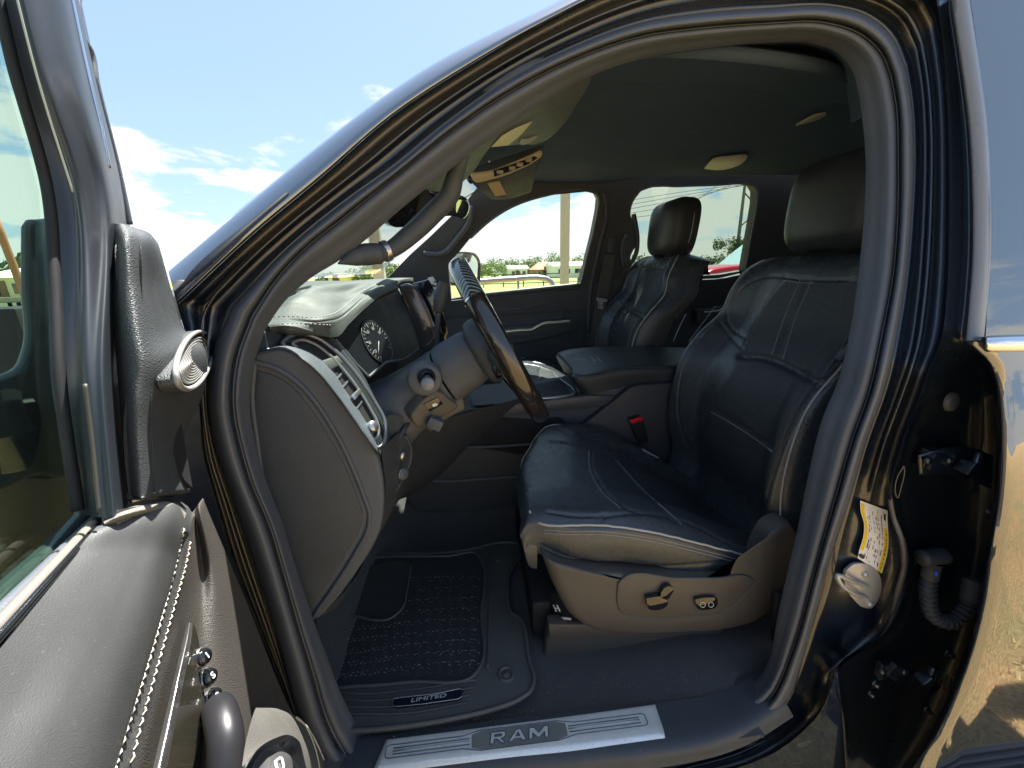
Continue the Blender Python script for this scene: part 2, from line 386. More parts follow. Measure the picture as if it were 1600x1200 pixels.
def text(name, body, org, ux, uy, size, m, parent, ext=.0006, offset=0.0, sx=1.0, shear=0.0):
    cu = bpy.data.curves.new('t', 'FONT'); cu.body = body; cu.size = size; cu.extrude = ext; cu.align_x = 'CENTER'; cu.align_y = 'CENTER'; cu.offset = offset; cu.shear = shear
    cu.resolution_u = 4
    o = bpy.data.objects.new('t', cu); S.collection.objects.link(o); bpy.context.view_layer.update()
    me = bpy.data.meshes.new_from_object(o.evaluated_get(bpy.context.evaluated_depsgraph_get())); bpy.data.objects.remove(o)
    ux = Vector(ux).normalized(); uz = ux.cross(Vector(uy)).normalized(); uy = uz.cross(ux)
    for v in me.vertices: c = v.co.copy(); v.co = Vector(org)+ux*c.x*sx+uy*c.y+uz*c.z
    me.materials.clear(); return link(name, me, m, parent, smooth=False)
V = Vector
def lin(p, n=200):
    p = np.array([tuple(q) for q in p], float); d = np.linalg.norm(np.diff(p, axis=0), axis=1); s = np.concatenate([[0], np.cumsum(d)]); t = np.linspace(0, s[-1], n)
    return [V([np.interp(x, s, p[:, c]) for c in range(3)]) for x in t]
#@@PARTS
# ================================================================== THE TRUCK
TRUCK = empty('pickup_truck', (0.45, 1.25, 0), 'black pickup truck seen close up through its open driver door, black leather cabin inside', 'pickup truck')
def segs(L, T, Rr, B, n=(44, 90, 80, 40)):
    out = []
    for s, k in zip((L, T, Rr, B), n): out += [tuple(q) for q in cr(s, k)[:-1]]
    return np.array(out)
# loops run clockwise: up the hinge side, along pillar and roof, down the rear pillar, back along the sill
Gl = segs([(505, 1262), (455, 1110), (402, 975), (370, 895), (334, 775), (317, 712), (311, 640), (300, 560), (277, 477)],
          [(277, 477), (400, 362), (500, 279), (612, 182), (737, 100), (850, 35), (930, -5), (1050, -50), (1200, -70), (1330, -50), (1440, -12), (1462, 25)],
          [(1462, 25), (1472, 80), (1480, 160), (1483, 250), (1483, 350), (1480, 450), (1470, 530), (1450, 580), (1438, 615), (1420, 660), (1400, 725), (1393, 760), (1400, 805), (1416, 850), (1418, 880), (1408, 925), (1385, 985), (1345, 1017), (1307, 1045)],
          [(1307, 1045), (1297, 1080), (1282, 1112), (1250, 1147), (1200, 1182), (1100, 1212), (900, 1252), (700, 1285), (560, 1300), (505, 1262)])
Al = segs([(545, 1240), (500, 1195), (465, 1110), (435, 1000), (405, 900), (372, 800), (338, 700), (326, 640), (332, 560), (362, 480)],
          [(362, 480), (437, 400), (550, 307), (617, 260), (700, 192), (800, 122), (900, 72), (1000, 36), (1100, 20), (1200, 13), (1300, 10), (1350, 22), (1392, 55), (1415, 105)],
          [(1415, 105), (1424, 160), (1428, 250), (1424, 340), (1416, 430), (1402, 520), (1385, 600), (1352, 695), (1327, 780), (1303, 850), (1288, 905), (1262, 1000), (1240, 1075)],
          [(1240, 1075), (1222, 1108), (1195, 1135), (1130, 1162), (1000, 1198), (850, 1226), (700, 1250), (600, 1262), (545, 1240)])
Bl = segs([(560, 1212), (510, 1120), (490, 1050), (470, 985), (446, 900), (420, 815), (396, 760), (378, 700), (366, 640), (372, 560), (395, 495)],
          [(395, 495), (430, 440), (470, 395), (540, 338), (612, 280), (712, 200), (800, 142), (900, 92), (1000, 58), (1100, 44), (1200, 37), (1290, 36), (1345, 54), (1378, 85), (1392, 120)],
          [(1392, 120), (1400, 165), (1403, 250), (1402, 340), (1395, 430), (1378, 520), (1358, 610), (1330, 690), (1304, 780), (1284, 850), (1270, 900), (1246, 990), (1224, 1050)],
          [(1224, 1050), (1205, 1088), (1165, 1118), (1100, 1140), (1000, 1168), (850, 1200), (700, 1225), (620, 1235), (560, 1212)])
Cl = segs([(585, 1180), (535, 1090), (512, 1030), (490, 970), (466, 900), (440, 815), (415, 750), (398, 690), (390, 635), (396, 570), (415, 512)],
          [(415, 512), (445, 470), (488, 432), (530, 406), (572, 373), (620, 331), (668, 292), (735, 240), (810, 186), (900, 129), (1000, 92), (1100, 76), (1200, 66), (1270, 68), (1308, 82), (1332, 110), (1343, 150)],
          [(1343, 150), (1350, 200), (1354, 270), (1350, 350), (1342, 430), (1330, 510), (1312, 590), (1284, 660), (1263, 745), (1246, 830), (1232, 890), (1214, 970), (1206, 1020)],
          [(1206, 1020), (1190, 1055), (1150, 1085), (1080, 1108), (1000, 1130), (850, 1160), (700, 1190), (640, 1198), (585, 1180)])
def ring(fr, A, B, closed=True):
    return np.array([[tuple(SD(*(A[i]*(1-f)+B[i]*f), o)) for i in range(len(A))] for f, o in fr])
# outer skin of pillar and roof side: silhouette against the sky down to the gap line
S0 = cr([(262, 421), (400, 306), (500, 225), (585, 160), (675, 100), (770, 50), (870, 2), (950, -45), (1060, -90), (1200, -115), (1340, -110), (1480, -80)], 80)
G0 = cr([(277, 477), (400, 362), (500, 279), (612, 182), (737, 100), (850, 35), (930, -5), (1050, -50), (1200, -70), (1330, -50), (1440, -30), (1560, -30)], 80)
rows = [[SD(*G0[i], .022) for i in range(80)]] + [[SD(*(G0[i]*(1-f)+S0[i]*f), o) for i in range(80)] for f, o in ((.02, .004), (.12, 0), (.4, .004), (.7, .014), (.92, .03), (1, .045))]
last = rows[-1]
rows.append([V(p)+V((0.0, .05, .012 if i > 45 else .0)) for i, p in enumerate(last)])
roofskin = surf('roof_rail_skin', None, SKIN, TRUCK, G=np.array([[tuple(p) for p in r] for r in rows]))
# roof outside and hood, so the cab throws its real shade
rt = []
for i in range(38, 80, 3):
    q = SD(*S0[i], .045)+V((0, .03, 0)); g = V((q.x, 2.62-q.y, q.z)); rt.append([q.lerp(g, t)+V((0, 0, .035*math.sin(math.pi*t))) for t in (0, .1, .3, .5, .7, .9, 1)])
q = rt[-1]; rt += [[p+V((dx_, 0, -.01)) for p in q] for dx_ in (.3, .7, 1.1, 1.5)]
surf('roof_panel', rt, SKIN, TRUCK, 20, 30)
hood = [[V((x, y, 1.44-.10*((y-1.3)/.8)**4-.05*((-.9-x)/1.2)**2+.02*math.exp(-((y-1.3)/.3)**2))) for x in np.linspace(-2.1, -.72, 10)] for y in np.linspace(.5, 2.1, 16)]
hb = surf('hood', hood, SKIN, TRUCK, 30, 40)
fend = [[V((x, y, z)) for x in np.linspace(-2.1, -.46, 8)] for y, z in ((.5, 1.34), (.465, 1.30), (.45, 1.2), (.44, .9), (.45, .6))]
surf('front_fender', fend, SKIN, TRUCK, 20, 20)
box('radiator_grille', (-2.14, 1.3, .95), (.05, .82, .42), CHR, TRUCK, bev=.03)
# jamb channel between the skin gap and the rubber seal
J = ring([(0, .0), (.04, .004), (.10, .042), (.36, .046), (.42, .03), (.50, .028), (.56, .044), (.66, .05), (.9, .05), (1.0, .044), (1.05, .06)], Gl, Al)
prof_hi = [(0, .0), (.04, .004), (.10, .042), (.36, .046), (.42, .046), (.50, .046), (.56, .046), (.66, .048), (.9, .05), (1.0, .044), (1.05, .06)]
J2_ = ring(prof_hi, Gl, Al)
for i in range(J.shape[1]):
    w_ = max(0, min(1, (Gl[i][1]-730)/40)) if Gl[i][0] > 1200 else 0
    J[:, i] = J[:, i]*(1-w_)+J2_[:, i]*w_
surf('door_jamb', None, JAMB, TRUCK, G=J, cu=True)
# rubber seal: a fat lip, a slit, and a second bulb
W1 = ring([(-.05, .05), (.0, .036), (.12, .024), (.3, .016), (.5, .014), (.68, .018), (.8, .028), (.86, .045), (.9, .045), (.93, .03), (.97, .026), (1.03, .03), (1.08, .05)], Al, Bl)
surf('door_seal', None, RUB, TRUCK, G=W1, cu=True)
W2 = ring([(-.06, .055), (.0, .034), (.14, .026), (.32, .03), (.5, .042), (.75, .056), (1, .066), (1.02, .085), (1.02, .13)], Bl, Cl)
surf('door_opening_trim', None, TRIM, TRUCK, G=W2, cu=True)
W3 = ring([(1.0, .07), (1.08, .10), (1.2, .15), (1.35, .2)], Bl, Cl)[:, 104:136]
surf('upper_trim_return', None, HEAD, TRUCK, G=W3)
# thin reddish glints live in the paint itself: a raised flange edge with spot-weld notches
fl = np.array([Gl[i]*.52+Al[i]*.48 for i in range(len(Gl))])
ok_ = [i for i in range(len(fl)) if not (fl[i][0] > 1200 and 690 < fl[i][1])]; k_ = next(j for j in range(1, len(ok_)) if ok_[j]-ok_[j-1] > 1); ok_ = ok_[k_:]+ok_[:k_]
tube('pinch_flange', [SD(*fl[i], .03) for i in ok_[::3]], .0022, JAMB, TRUCK, 6, 300)

# rear pillar: lower hollow, hinges, boot; then the rear door
J4 = [(1485, 0), (1500, 100), (1513, 200), (1518, 300), (1518, 400), (1512, 480), (1507, 534), (1522, 548), (1545, 572), (1558, 620), (1561, 700), (1556, 780), (1545, 850), (1530, 950), (1502, 1050), (1462, 1140), (1425, 1200), (1400, 1240)]
J2 = [(1462, -10), (1474, 80), (1480, 160), (1483, 250), (1483, 350), (1480, 430), (1472, 510), (1462, 548), (1450, 580), (1434, 630), (1405, 710), (1393, 760), (1409, 830), (1418, 880), (1385, 985), (1307, 1045), (1318, 1120), (1325, 1240)]
a, b = cr(J2, 90), crp(J4, 90)
def dep(i): 
    t = i/89; return .012+.07*max(0, min(1, (t-.4)/.12))
hol = [[tuple(SD(*(a[i]*(1-f)+b[i]*f), o*dep(i)/.08+(0 if f > .01 and f < .99 else 0))) for i in range(90)] for f, o in ((0, .0), (.03, .06), (.2, .085), (.5, .08), (.8, .09), (.96, .07), (1.0, -.0))]
surf('rear_hinge_pocket', None, JAMB, TRUCK, G=np.array(hol))
rk = surf('rocker_skin', [[SD(1308, 1046, 0), SD(1316, 1120, .006), SD(1324, 1240, .02)], [SD(1270, 1130, 0), SD(1270, 1180, .006), SD(1275, 1260, .02)], [SD(1150, 1200, 0), SD(1150, 1240, .006), SD(1150, 1290, .02)], [SD(800, 1275, 0), SD(800, 1300, .006), SD(800, 1350, .02)]], SKIN, TRUCK, 12, 30)
def hinge(cy, px0, tilt):
    bm = bmesh.new()
    c = SD(px0, cy, .05); addbox(bm, c, (.035, .006, .016), Matrix.Rotation(tilt, 3, 'Y')); addbox(bm, SD(px0+40, cy+12, .03), (.02, .012, .012), Matrix.Rotation(tilt+.3, 3, 'Y'))
    addbox(bm, SD(px0-28, cy-6, .06), (.012, .008, .02))
    h = bmobj('rear_door_hinge', bm, JAMB, TRUCK, .003)
    lathe('hinge_pin', [(0, -.026), (.006, -.026), (.0065, 0), (.006, .026), (0, .026)], SD(px0+46, cy+6, .028), (0, 0, 1), JAMB, h, 16)
    for q in (-30, 4): lathe('bolt_head', [(0, .006), (.006, .006), (.007, 0)], SD(px0+q, cy-3, .046), (0, -1, 0), JAMB, h, 6)
hinge(722, 1478, .15); hinge(1052, 1408, .5)
lp = [[SD(1435, 712, .055), SD(1437, 745, .055)], [SD(1480, 700, .045), SD(1480, 742, .045)], [SD(1520, 700, .045), SD(1520, 752, .045)], [SD(1552, 712, .05), SD(1550, 765, .05)]]
surf('hinge_reinforcement', lp, JAMB, TRUCK, 6, 20, thick=.004)
# rubber wiring boot, accordion
bp = [SD(1458, 878, .05), SD(1450, 925, .045), SD(1462, 965, .035), SD(1485, 972, .03), (SD(1508, 950, .035)), SD(1520, 905, .045)]
A_ = 130; bt = tubeG(bp, .012, 16, A_); cen = bt.mean(axis=1, keepdims=True); k = (1+.22*np.sin(np.arange(A_)*2*math.pi/5.2))[:, None, None]
k[:18] = 1.15; k[-22:] = 1.2
link('wiring_boot', gmesh('wb', cen+(bt-cen)*k, cu=True), TRIMD, TRUCK)
tube('boot_plug', [SD(1440, 872, .05), SD(1475, 868, .05)], .015, TRIMD, TRUCK, 16)
tube('connector_clip', [SD(1462, 893, .03), SD(1463, 899, .03)], .003, mat('blue_clip', (.02, .15, .6), .4), TRUCK, 8)
lathe('jamb_plug', [(0, .004), (.012, .004), (.016, .002), (.017, -.004)], SD(1488, 628, .06), (.25, -1, .1), RUBM, TRUCK, 28)
# round cover and small hardware low in the pocket
for (qx, qy, r) in ((1400, 1055, .010), (1370, 1070, .008), (1484, 1022, .008), (1548, 800, .006), (1362, 1085, .006), (1450, 1110, .006)):
    lathe('bolt_head', [(0, .007), (r*.8, .007), (r, 0), (r*1.25, 0), (r*1.25, -.003)], SD(qx, qy, .055), (0, -1, .1), JAMB, TRUCK, 6)
for kx in range(7): tube('check_spring', [SD(1452+kx*7, 1040+kx*3.5, .05), SD(1446+kx*7, 1062+kx*3.5, .05)], .0022, JAMB, TRUCK, 6)
tube('drain_slot_rim', [SD(x, y, .018) for x, y in ((1412, 728), (1402, 745), (1399, 770), (1402, 778), (1408, 760), (1413, 735))], .0012, JAMB, TRUCK, 6, closed=True)

# striker
sp = [SD(x, y, .038) for x, y in ((1322, 892), (1335, 882), (1355, 882), (1372, 893), (1378, 912), (1374, 935), (1362, 951), (1350, 950), (1335, 938), (1324, 922), (1320, 905))]
stk = prism('striker_plate', sp, .006, STRK, TRUCK, bev=.0015, smooth_n=40)
tube('striker_loop', [SD(1356, 916, .040), SD(1330, 908, .010), SD(1308, 901, .002), SD(1312, 910, .002), SD(1335, 928, .010), SD(1354, 934, .040)], .004, STRK, stk, 10, 50)
for q in ((1350, 896), (1358, 943)): lathe('bolt_head', [(0, .005), (.005, .005), (.006, 0)], SD(*q, .039), (0, -1, 0), STRK, stk, 12)

# certification label, stuck on the jamb beside the striker, slightly curved with the panel
LO = [(1344, 782), (1345, 800), (1350, 818), (1349, 838), (1343, 858), (1340, 872)]; RO = [(1387, 798), (1387, 815), (1388, 835), (1388, 855), (1384, 875), (1378, 896)]
LA = np.array([crp(LO, 24), crp(RO, 24)])
def lab(u, v, o=.022):
    k = v*23; i = min(22, int(k)); f = k-i
    l = LA[0][i]*(1-f)+LA[0][i+1]*f; r = LA[1][i]*(1-f)+LA[1][i+1]*f; q = l*(1-u)+r*u
    return SD(q[0], q[1], o)
def strip(u0, u1, v0, v1, o, nu=2, nv=14): return [[lab(u0+(u1-u0)*i/(nu-1), v0+(v1-v0)*j/(nv-1), o) for i in range(nu)] for j in range(nv)]
lb = surf('certification_label', strip(0, 1, 0, 1, .0402, 3, 24), WHITE, TRUCK, 3, 24)
surf('yellow_band', strip(.03, .15, .04, .80, .0398, 2, 20), YEL, lb, 2, 20)
surf('yellow_band', strip(.83, .97, .33, 1, .0398, 2, 20), YEL, lb, 2, 20)
bm = bmesh.new()
def q4(u0, u1, v0, v1, o):
    vs = [bm.verts.new(lab(u, v, o)) for u, v in ((u0, v0), (u1, v0), (u1, v1), (u0, v1))]; bm.faces.new(vs)
rr = random.Random(5)
for u, wd in ((.22, .03), (.30, .022), (.44, .02), (.55, .03), (.63, .02), (.75, .03), (.9, .03), (.9, .02)):
    v = .06 if u < .85 else .40
    while v < .93:
        L = rr.uniform(.02, .07)
        if rr.random() < .72: q4(u, u+wd, v, min(v+L, .95), .0394)
        v += L+rr.uniform(.008, .04)
q4(.86, .93, .08, .2, .0394)
bmobj('printed_lines', bm, INK, lb)
bm = bmesh.new(); 
for u in (.37, .80): q4(u, u+.012, .05, .97, .0395)
bmobj('pink_rule', bm, PINK, lb)
c = [lab(.14+.11*math.cos(q), .915+.045*math.sin(q), .0393) for q in np.linspace(0, 6.28, 24, endpoint=False)]
prism('oval_emblem', c, .0004, INK, lb)

# rear door: skin under the belt, chrome moulding, glass above, window frame
def RDp(px, py, o=0): 
    d = ray(px, py); z = 1.3
    for _ in range(40):
        t = (.455+o+(0 if z < 1.2 else .6*(z-1.2)**2 if z < 1.48 else .047+.25*(z-1.48)))/d.y; z = .5*z+.5*(CAM.z+d.z*t)
    return CAM+d*t
edge = crp(J4[6:], 30); rows = []
for f, o in ((0, .045), (.0, .012), (.02, .0), (.1, -.004), (.5, -.008), (1.2, -.008), (3, -.008), (7, -.008), (14, -.008)):
    rows.append([tuple(RDp(e[0]+f*50+(0 if f == 0 else 2), e[1]+(40 if e[1] > 1190 and f > .05 else 0), o)) for e in edge])
rdoor = surf('rear_door', None, SKIN, TRUCK, G=np.array(rows))
fr = crp(J4[:7], 24); rows = []
for dx_, o in ((-4, .05), (0, .022), (3, .012), (16, .008), (27, .01), (30, .014), (31, .03)):
    rows.append([tuple(RDp(e[0]+dx_, e[1]-(2 if True else 0), o)) for e in fr])
surf('window_frame', None, mat('frame_vinyl_tape', (.16, .165, .18), .3, coat=.6), rdoor, G=np.array(rows))
gl = [[RDp(1512, -30, .018), RDp(1700, -30, .018), RDp(2300, -30, .018)], [RDp(1530, 100, .018), RDp(1700, 100, .018), RDp(2300, 100, .018)], [RDp(1548, 300, .018), RDp(1700, 300, .018), RDp(2300, 300, .018)], [RDp(1540, 532, .018), RDp(1700, 530, .018), RDp(2300, 525, .018)]]
surf('window_glass', gl, GLK, rdoor, 20, 20)
surf('belt_moulding', [[RDp(1541, 527, .02), RDp(1555, 524, -.01), RDp(1700, 520, -.012), RDp(2300, 505, -.012)], [RDp(1541, 530, -.004), RDp(1555, 530, -.02), RDp(1700, 527, -.022), RDp(2300, 515, -.02)], [RDp(1541, 547, -.002), RDp(1555, 548, -.018), RDp(1700, 546, -.02), RDp(2300, 537, -.02)], [RDp(1541, 549, .02), RDp(1555, 550, -.006), RDp(1700, 548, -.01), RDp(2300, 541, -.008)]], CHR, rdoor, 24, 14)
box('moulding_end_cap', RDp(1549, 538, -.006), (.004, .012, .0105), GLOSSB, rdoor, bev=.003)

bed = [[V((x, y, z)) for x in (2.15, 2.6, 3.2, 3.9)] for y, z in ((.62, 1.56), (.50, 1.54), (.47, 1.45), (.455, 1.2), (.455, .9), (.48, .7))]
surf('bed_side', bed, SKIN, TRUCK, 20, 30)
box('cab_rear_skin', (1.92, 1.3, 1.3), (.03, .80, .7), SKIN, TRUCK, bev=.02)
# running board low along the side
rb = [[P(1400, 1262, Y=.40), P(1500, 1246, Y=.40), P(1700, 1218, Y=.40), P(2400, 1120, Y=.40)]]
z0 = .60
def rbx(prof, nm, m, par): return surf(nm, [[V((x, y, z)) for x in (-.5, .2, .9, 1.9)] for y, z in prof], m, par, 12, len(prof)*5)
RBZ = .66
rbd = rbx([(.46, RBZ-.004), (.42, RBZ), (.385, RBZ), (.375, RBZ-.006), (.37, RBZ-.03), (.38, RBZ-.05)], 'running_board', TRIMD, TRUCK)
for k in range(5): box('tread_strip', (.7, .39+.013*k, RBZ+.002), (1.2, .003, .003), RUBM, rbd, bev=.002)
# ------------------------------------------------------------------ cabin shell
hl = [[V((x, y, z+.0)) for y, z in ((.70, 1.982), (.73, 1.998), (.80, 2.012), (.90, 2.024), (1.0, 2.035), (1.3, 2.04), (1.6, 2.035), (1.82, 2.04), (1.93, 2.038), (1.995, 2.034))] for x in (.16, .3, .6, .9, 1.3, 1.8)]
# front of the headliner dips to the windshield header
hl = [[V((q.x-.0, q.y, q.z)) for q in hl[0]]]+hl[1:]
hl.insert(0, [V((q.x-.12, q.y, q.z-.012)) for q in hl[0]]); hl.insert(0, [V((q.x-.13, q.y, q.z-.03)) for q in hl[0]]); hl.insert(0, [V((q.x-.02, q.y, q.z-.03)) for q in hl[0]])
def yl(x): return float(np.interp(x, (-.1, .04, .16, .35, .5, .64, .9), (.98, .90, .81, .725, .735, .80, .88)))
hl = [[V((q.x, 1.3+(q.y-1.3)*((1.3-yl(q.x))/.6 if q.y < 1.3 else min(1, (1.3-yl(q.x))/.55)), q.z)) for q in r] for r in hl]
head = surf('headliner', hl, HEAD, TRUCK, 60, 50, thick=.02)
# far side upper: pillars and rail in one pressing with two window holes
def WDs(l, o=0): return [WD(x, y, o) for x, y in l]
def closed(l, n): return [tuple(q) for q in cr(list(l)+[l[0]], n+1)[:-1]]
W1h = [(700, 412), (718, 393), (735, 372), (765, 345), (800, 323), (850, 306), (922, 299), (931, 302), (936, 311), (934, 330), (927, 365), (917, 405), (908, 440), (906, 452), (840, 457), (755, 465), (705, 470)]
W2h = [(1000, 298), (1012, 293), (1060, 291), (1120, 289), (1168, 288), (1178, 291), (1184, 300), (1183, 320), (1176, 360), (1166, 415), (1163, 428), (1125, 436), (1040, 440), (1000, 442), (990, 430), (984, 400), (996, 375), (994, 352), (984, 338), (988, 315)]
outer = [(600, 500), (604, 436), (640, 399), (672, 370), (704, 339), (728, 316), (745, 294), (770, 272), (800, 262), (850, 254), (930, 246), (1100, 236), (1300, 228), (1500, 220), (1500, 480), (1300, 480), (1000, 480), (760, 492)]
far = prism('far_side_pillars', WDs(outer), .06, TRIMD, TRUCK, holes=[WDs(W1h), WDs(W2h)])
far.data.materials.clear(); far.data.materials.append(mat('pillar_trim', (.05, .056, .064), .6, bump=.2, bscale=900, btype='voronoi'))
for p in far.data.polygons: p.use_smooth = False
tube('window_seal', WDs([(735, 372), (765, 345), (800, 323), (850, 306), (922, 299), (931, 302), (936, 311), (934, 330), (927, 365), (917, 405), (908, 446)], -.004), .006, RUB, far, 8, 90)
tube('pillar_edge_trim', WDs([(944, 300), (948, 330), (938, 380), (925, 440), (918, 520)], .004), .011, TRIMD, far, 10, 60)
tube('window_seal', WDs(W2h, -.004), .005, RUB, far, 8, 160, closed=True)
prism('far_front_glass', WDs([(690, 420), (735, 362), (765, 340), (850, 300), (930, 292), (945, 310), (915, 455), (700, 478)], -.03), .004, GLS, TRUCK)
prism('far_rear_glass', WDs([(980, 300), (1010, 285), (1190, 280), (1192, 330), (1170, 445), (985, 450)], -.03), .004, GLR, TRUCK)
# pillar A inner moulding on the far side (darker pocket with a seam)
tube('pillar_grip', [WD(x, y, .03) for x, y in ((662, 396), (690, 396), (715, 372), (735, 340), (738, 322))], .012, TRIM, far, 10, 40)
pk = prism('pillar_pocket', WDs([(664, 394), (700, 356), (728, 332), (731, 345), (722, 365), (705, 385), (690, 393)], .003), .003, TRIMD, far, smooth_n=30)
# far side lower: door panels
Y1 = 2.11
lowp = [(600, 480), (760, 457), (840, 449), (905, 443), (935, 442), (1000, 436), (1125, 428), (1165, 421), (1300, 415), (1500, 410), (1500, 800), (600, 900)]
fmir = prism('far_door_mirror', [P(x, y, Y=2.42) for x, y in closed([(700, 395), (722, 392), (742, 395), (749, 404), (751, 425), (749, 441), (735, 445), (702, 444)], 50)], .12, TRIMD, TRUCK, bev=.012, seg=3)
prism('mirror_face', [P(x, y, Y=2.417) for x, y in closed([(700, 399), (722, 396), (739, 399), (745, 407), (746, 425), (744, 436), (732, 441), (704, 440)], 50)], .002, mat('far_mirror_silver', (.8, .82, .78), .03, metal=1, var=0), fmir)
fd = prism('far_front_door', [P(x, y, Y=Y1) for x, y in [(560, 500), (680, 470), (760, 457), (840, 449), (905, 443), (922, 445), (912, 620), (905, 900), (560, 900)]], .05, TRIMD, TRUCK, bev=.012)
prism('far_rear_door', [P(x, y, Y=Y1) for x, y in [(955, 445), (1000, 436), (1125, 428), (1165, 421), (1300, 415), (1700, 400), (1700, 900), (955, 900)]], .05, TRIMD, TRUCK, bev=.012)
tube('sill_cap', [P(x, y, Y=Y1-.004) for x, y in ((735, 462), (840, 451), (906, 444))], .008, mat('sill_cap_light', (.16, .18, .16), .4), fd, 8, 20)
tube('lock_knob', [P(903, 446, Y=Y1-.01), P(903, 433, Y=Y1-.01)], .004, SILV, fd, 8, 4)
tube('panel_inset', [P(x, y, Y=Y1-.008) for x, y in ((760, 470), (770, 480), (800, 483), (868, 478), (877, 486), (876, 498), (866, 503), (790, 508), (760, 510))], .004, TRIM, fd, 8, 60)
tube('panel_crease', [P(x, y, Y=Y1-.004) for x, y in ((745, 476), (800, 469), (870, 463), (905, 461))], .003, TRIM, fd, 8, 30)
prism('armrest', [P(x, y, Y=Y1-.06) for x, y in ((770, 512), (835, 509), (850, 502), (900, 497), (905, 515), (850, 530), (760, 545))], .06, TRIMD, fd, bev=.01)
tube('armrest_trim', [P(x, y, Y=Y1-.07) for x, y in ((782, 519), (812, 516), (833, 514), (840, 510), (848, 506), (870, 504), (892, 502))], .0085, mat('pale_metal_trim', (.55, .55, .42), .25, metal=.8), fd, 8, 40)
box('door_pull', P(812, 521, Y=Y1-.07), (.05, .012, .012), TRIMD, fd)
rd2 = prism('rear_armrest', [P(x, y, Y=Y1-.06) for x, y in ((1090, 485), (1190, 470), (1190, 500), (1090, 505))], .06, TRIMD, TRUCK, bev=.01)
tube('armrest_trim', [P(x, y, Y=Y1-.07) for x, y in ((1100, 488), (1121, 486), (1136, 479))], .006, mat('pale_metal_trim_b', (.55, .5, .42), .25, metal=.8), rd2, 8, 20)
prism('centre_pillar', [P(x, y, Y=Y1-.02) for x, y in ((918, 440), (960, 436), (968, 520), (968, 900), (905, 900))], .05, far.data.materials[0], TRUCK, bev=.01)
# far seat belt, tongue, guide
bl_ = prism('seat_belt', [P(x, y, Y=2.03) for x, y in ((944, 398), (962, 398), (948, 470), (934, 545), (920, 545), (930, 470))], .0015, mat('belt_webbing', (.07, .07, .07), .8, bump=.6, bscale=500), TRUCK)
box('belt_guide', P(955, 384, Y=2.04), (.02, .012, .035), TRIMD, bl_)
tg = prism('belt_tongue', [P(x, y, Y=2.0) for x, y in [(932, 465), (949, 467), (949, 471), (943, 472), (942, 483), (934, 482), (935, 471), (931, 470)]], .003, SILV, bl_)
tube('belt_stop', [P(932, 463, Y=2.02), P(950, 466, Y=2.02)], .006, TRIMD, bl_, 8, 4)
# grab handle by the far rear window
tube('grab_handle', WDs([(990, 335), (993, 350), (996, 375), (993, 398), (984, 412), (976, 415), (973, 400), (975, 375), (980, 365)], .05), .011, TRIMD, far, 10, 70)
# rear wall, floor, firewall, tunnel
box('cab_rear_wall', (1.82, 1.3, 1.25), (.02, .85, .3), TRIMD, TRUCK)
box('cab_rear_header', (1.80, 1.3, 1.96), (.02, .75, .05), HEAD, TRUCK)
rsb = box('rear_bench_backrest', (1.62, 1.3, 1.35), (.07, .62, .28), LEA, TRUCK, Matrix.Rotation(.2, 3, 'Y'), bev=.04, seg=4)
box('rear_bench_cushion', (1.38, 1.3, 1.02), (.25, .62, .08), LEA, TRUCK, bev=.04, seg=4)
fl_ = [[V((x, y, .80+.012*math.sin(x*9)*math.sin(y*7)+(.20*max(0, -.28-x)/.3)+(.14*math.exp(-((y-1.38)/.14)**2)))) for x in np.linspace(-.75, 1.8, 26)] for y in np.linspace(.50, 2.12, 18)]
fl_ = [[(q if (q.x < .50 or q.y > .62) else V((q.x, q.y, q.z-.0)).lerp(V((.5, q.y, q.z)), 1)) for q in r] for r in fl_]
floor = surf('floor_carpet', fl_, CARP, TRUCK, 140, 90, wr=.003, wsc=25)
box('firewall', (-.66, 1.36, 1.12), (.03, .74, .5), DARK, TRUCK)
box('cowl', (-.62, 1.36, 1.50), (.10, .70, .07), DARK, TRUCK, bev=.03)
box('bulkhead', (-.60, 1.35, 1.13), (.012, .70, .36), DARK, TRUCK)
box('kick_panel', (-.50, .66, 1.08), (.16, .012, .42), DARK, TRUCK)
# sill: plastic step with the plate on it
SZ = .815
stp = [[P(x, y, Z=SZ-.004), P(x2, y2, Z=SZ-.002), P(x3, y3, Z=SZ-.035)] for (x, y), (x2, y2), (x3, y3) in (((480, 1150), (505, 1230), (500, 1300)), ((600, 1148), (575, 1210), (585, 1260)), ((800, 1122), (800, 1186), (810, 1230)), ((1030, 1098), (1043, 1166), (1060, 1195)), ((1120, 1082), (1150, 1140), (1165, 1165)), ((1190, 1050), (1225, 1095), (1240, 1120)))]
surf('sill_trim', stp, TRIMD, TRUCK, 20, 40)
PL = Plane(P(600, 1155, Z=SZ+.004), P(1028, 1103, Z=SZ+.004), P(583, 1200, Z=SZ+.004))
pe = lambda x, y, o=0: PL.at(x, y, o)
top = [(603, 1157), (700, 1145), (800, 1132), (900, 1119), (1024, 1102)]; mid = [(588, 1192), (700, 1180), (800, 1167), (905, 1154), (1036, 1138)]; bot = [(578, 1215), (700, 1200), (800, 1190), (905, 1182), (1043, 1163)]
G = [[pe(*q, -.004) for q in top], [pe(*q) for q in top], [pe(q[0]*.5+r[0]*.5, q[1]*.5+r[1]*.5) for q, r in zip(top, mid)], [pe(*q) for q in mid], [pe(*q)+V((0, -.0, -.004)) for q in [(a_*.5+c_*.5, b_*.5+d_*.5) for (a_, b_), (c_, d_) in zip(mid, bot)]], [pe(*q)+V((0, 0, -.022)) for q in bot]]
plate = surf('scuff_plate', G, BRUSH, TRUCK, 60, 40, thick=.002)
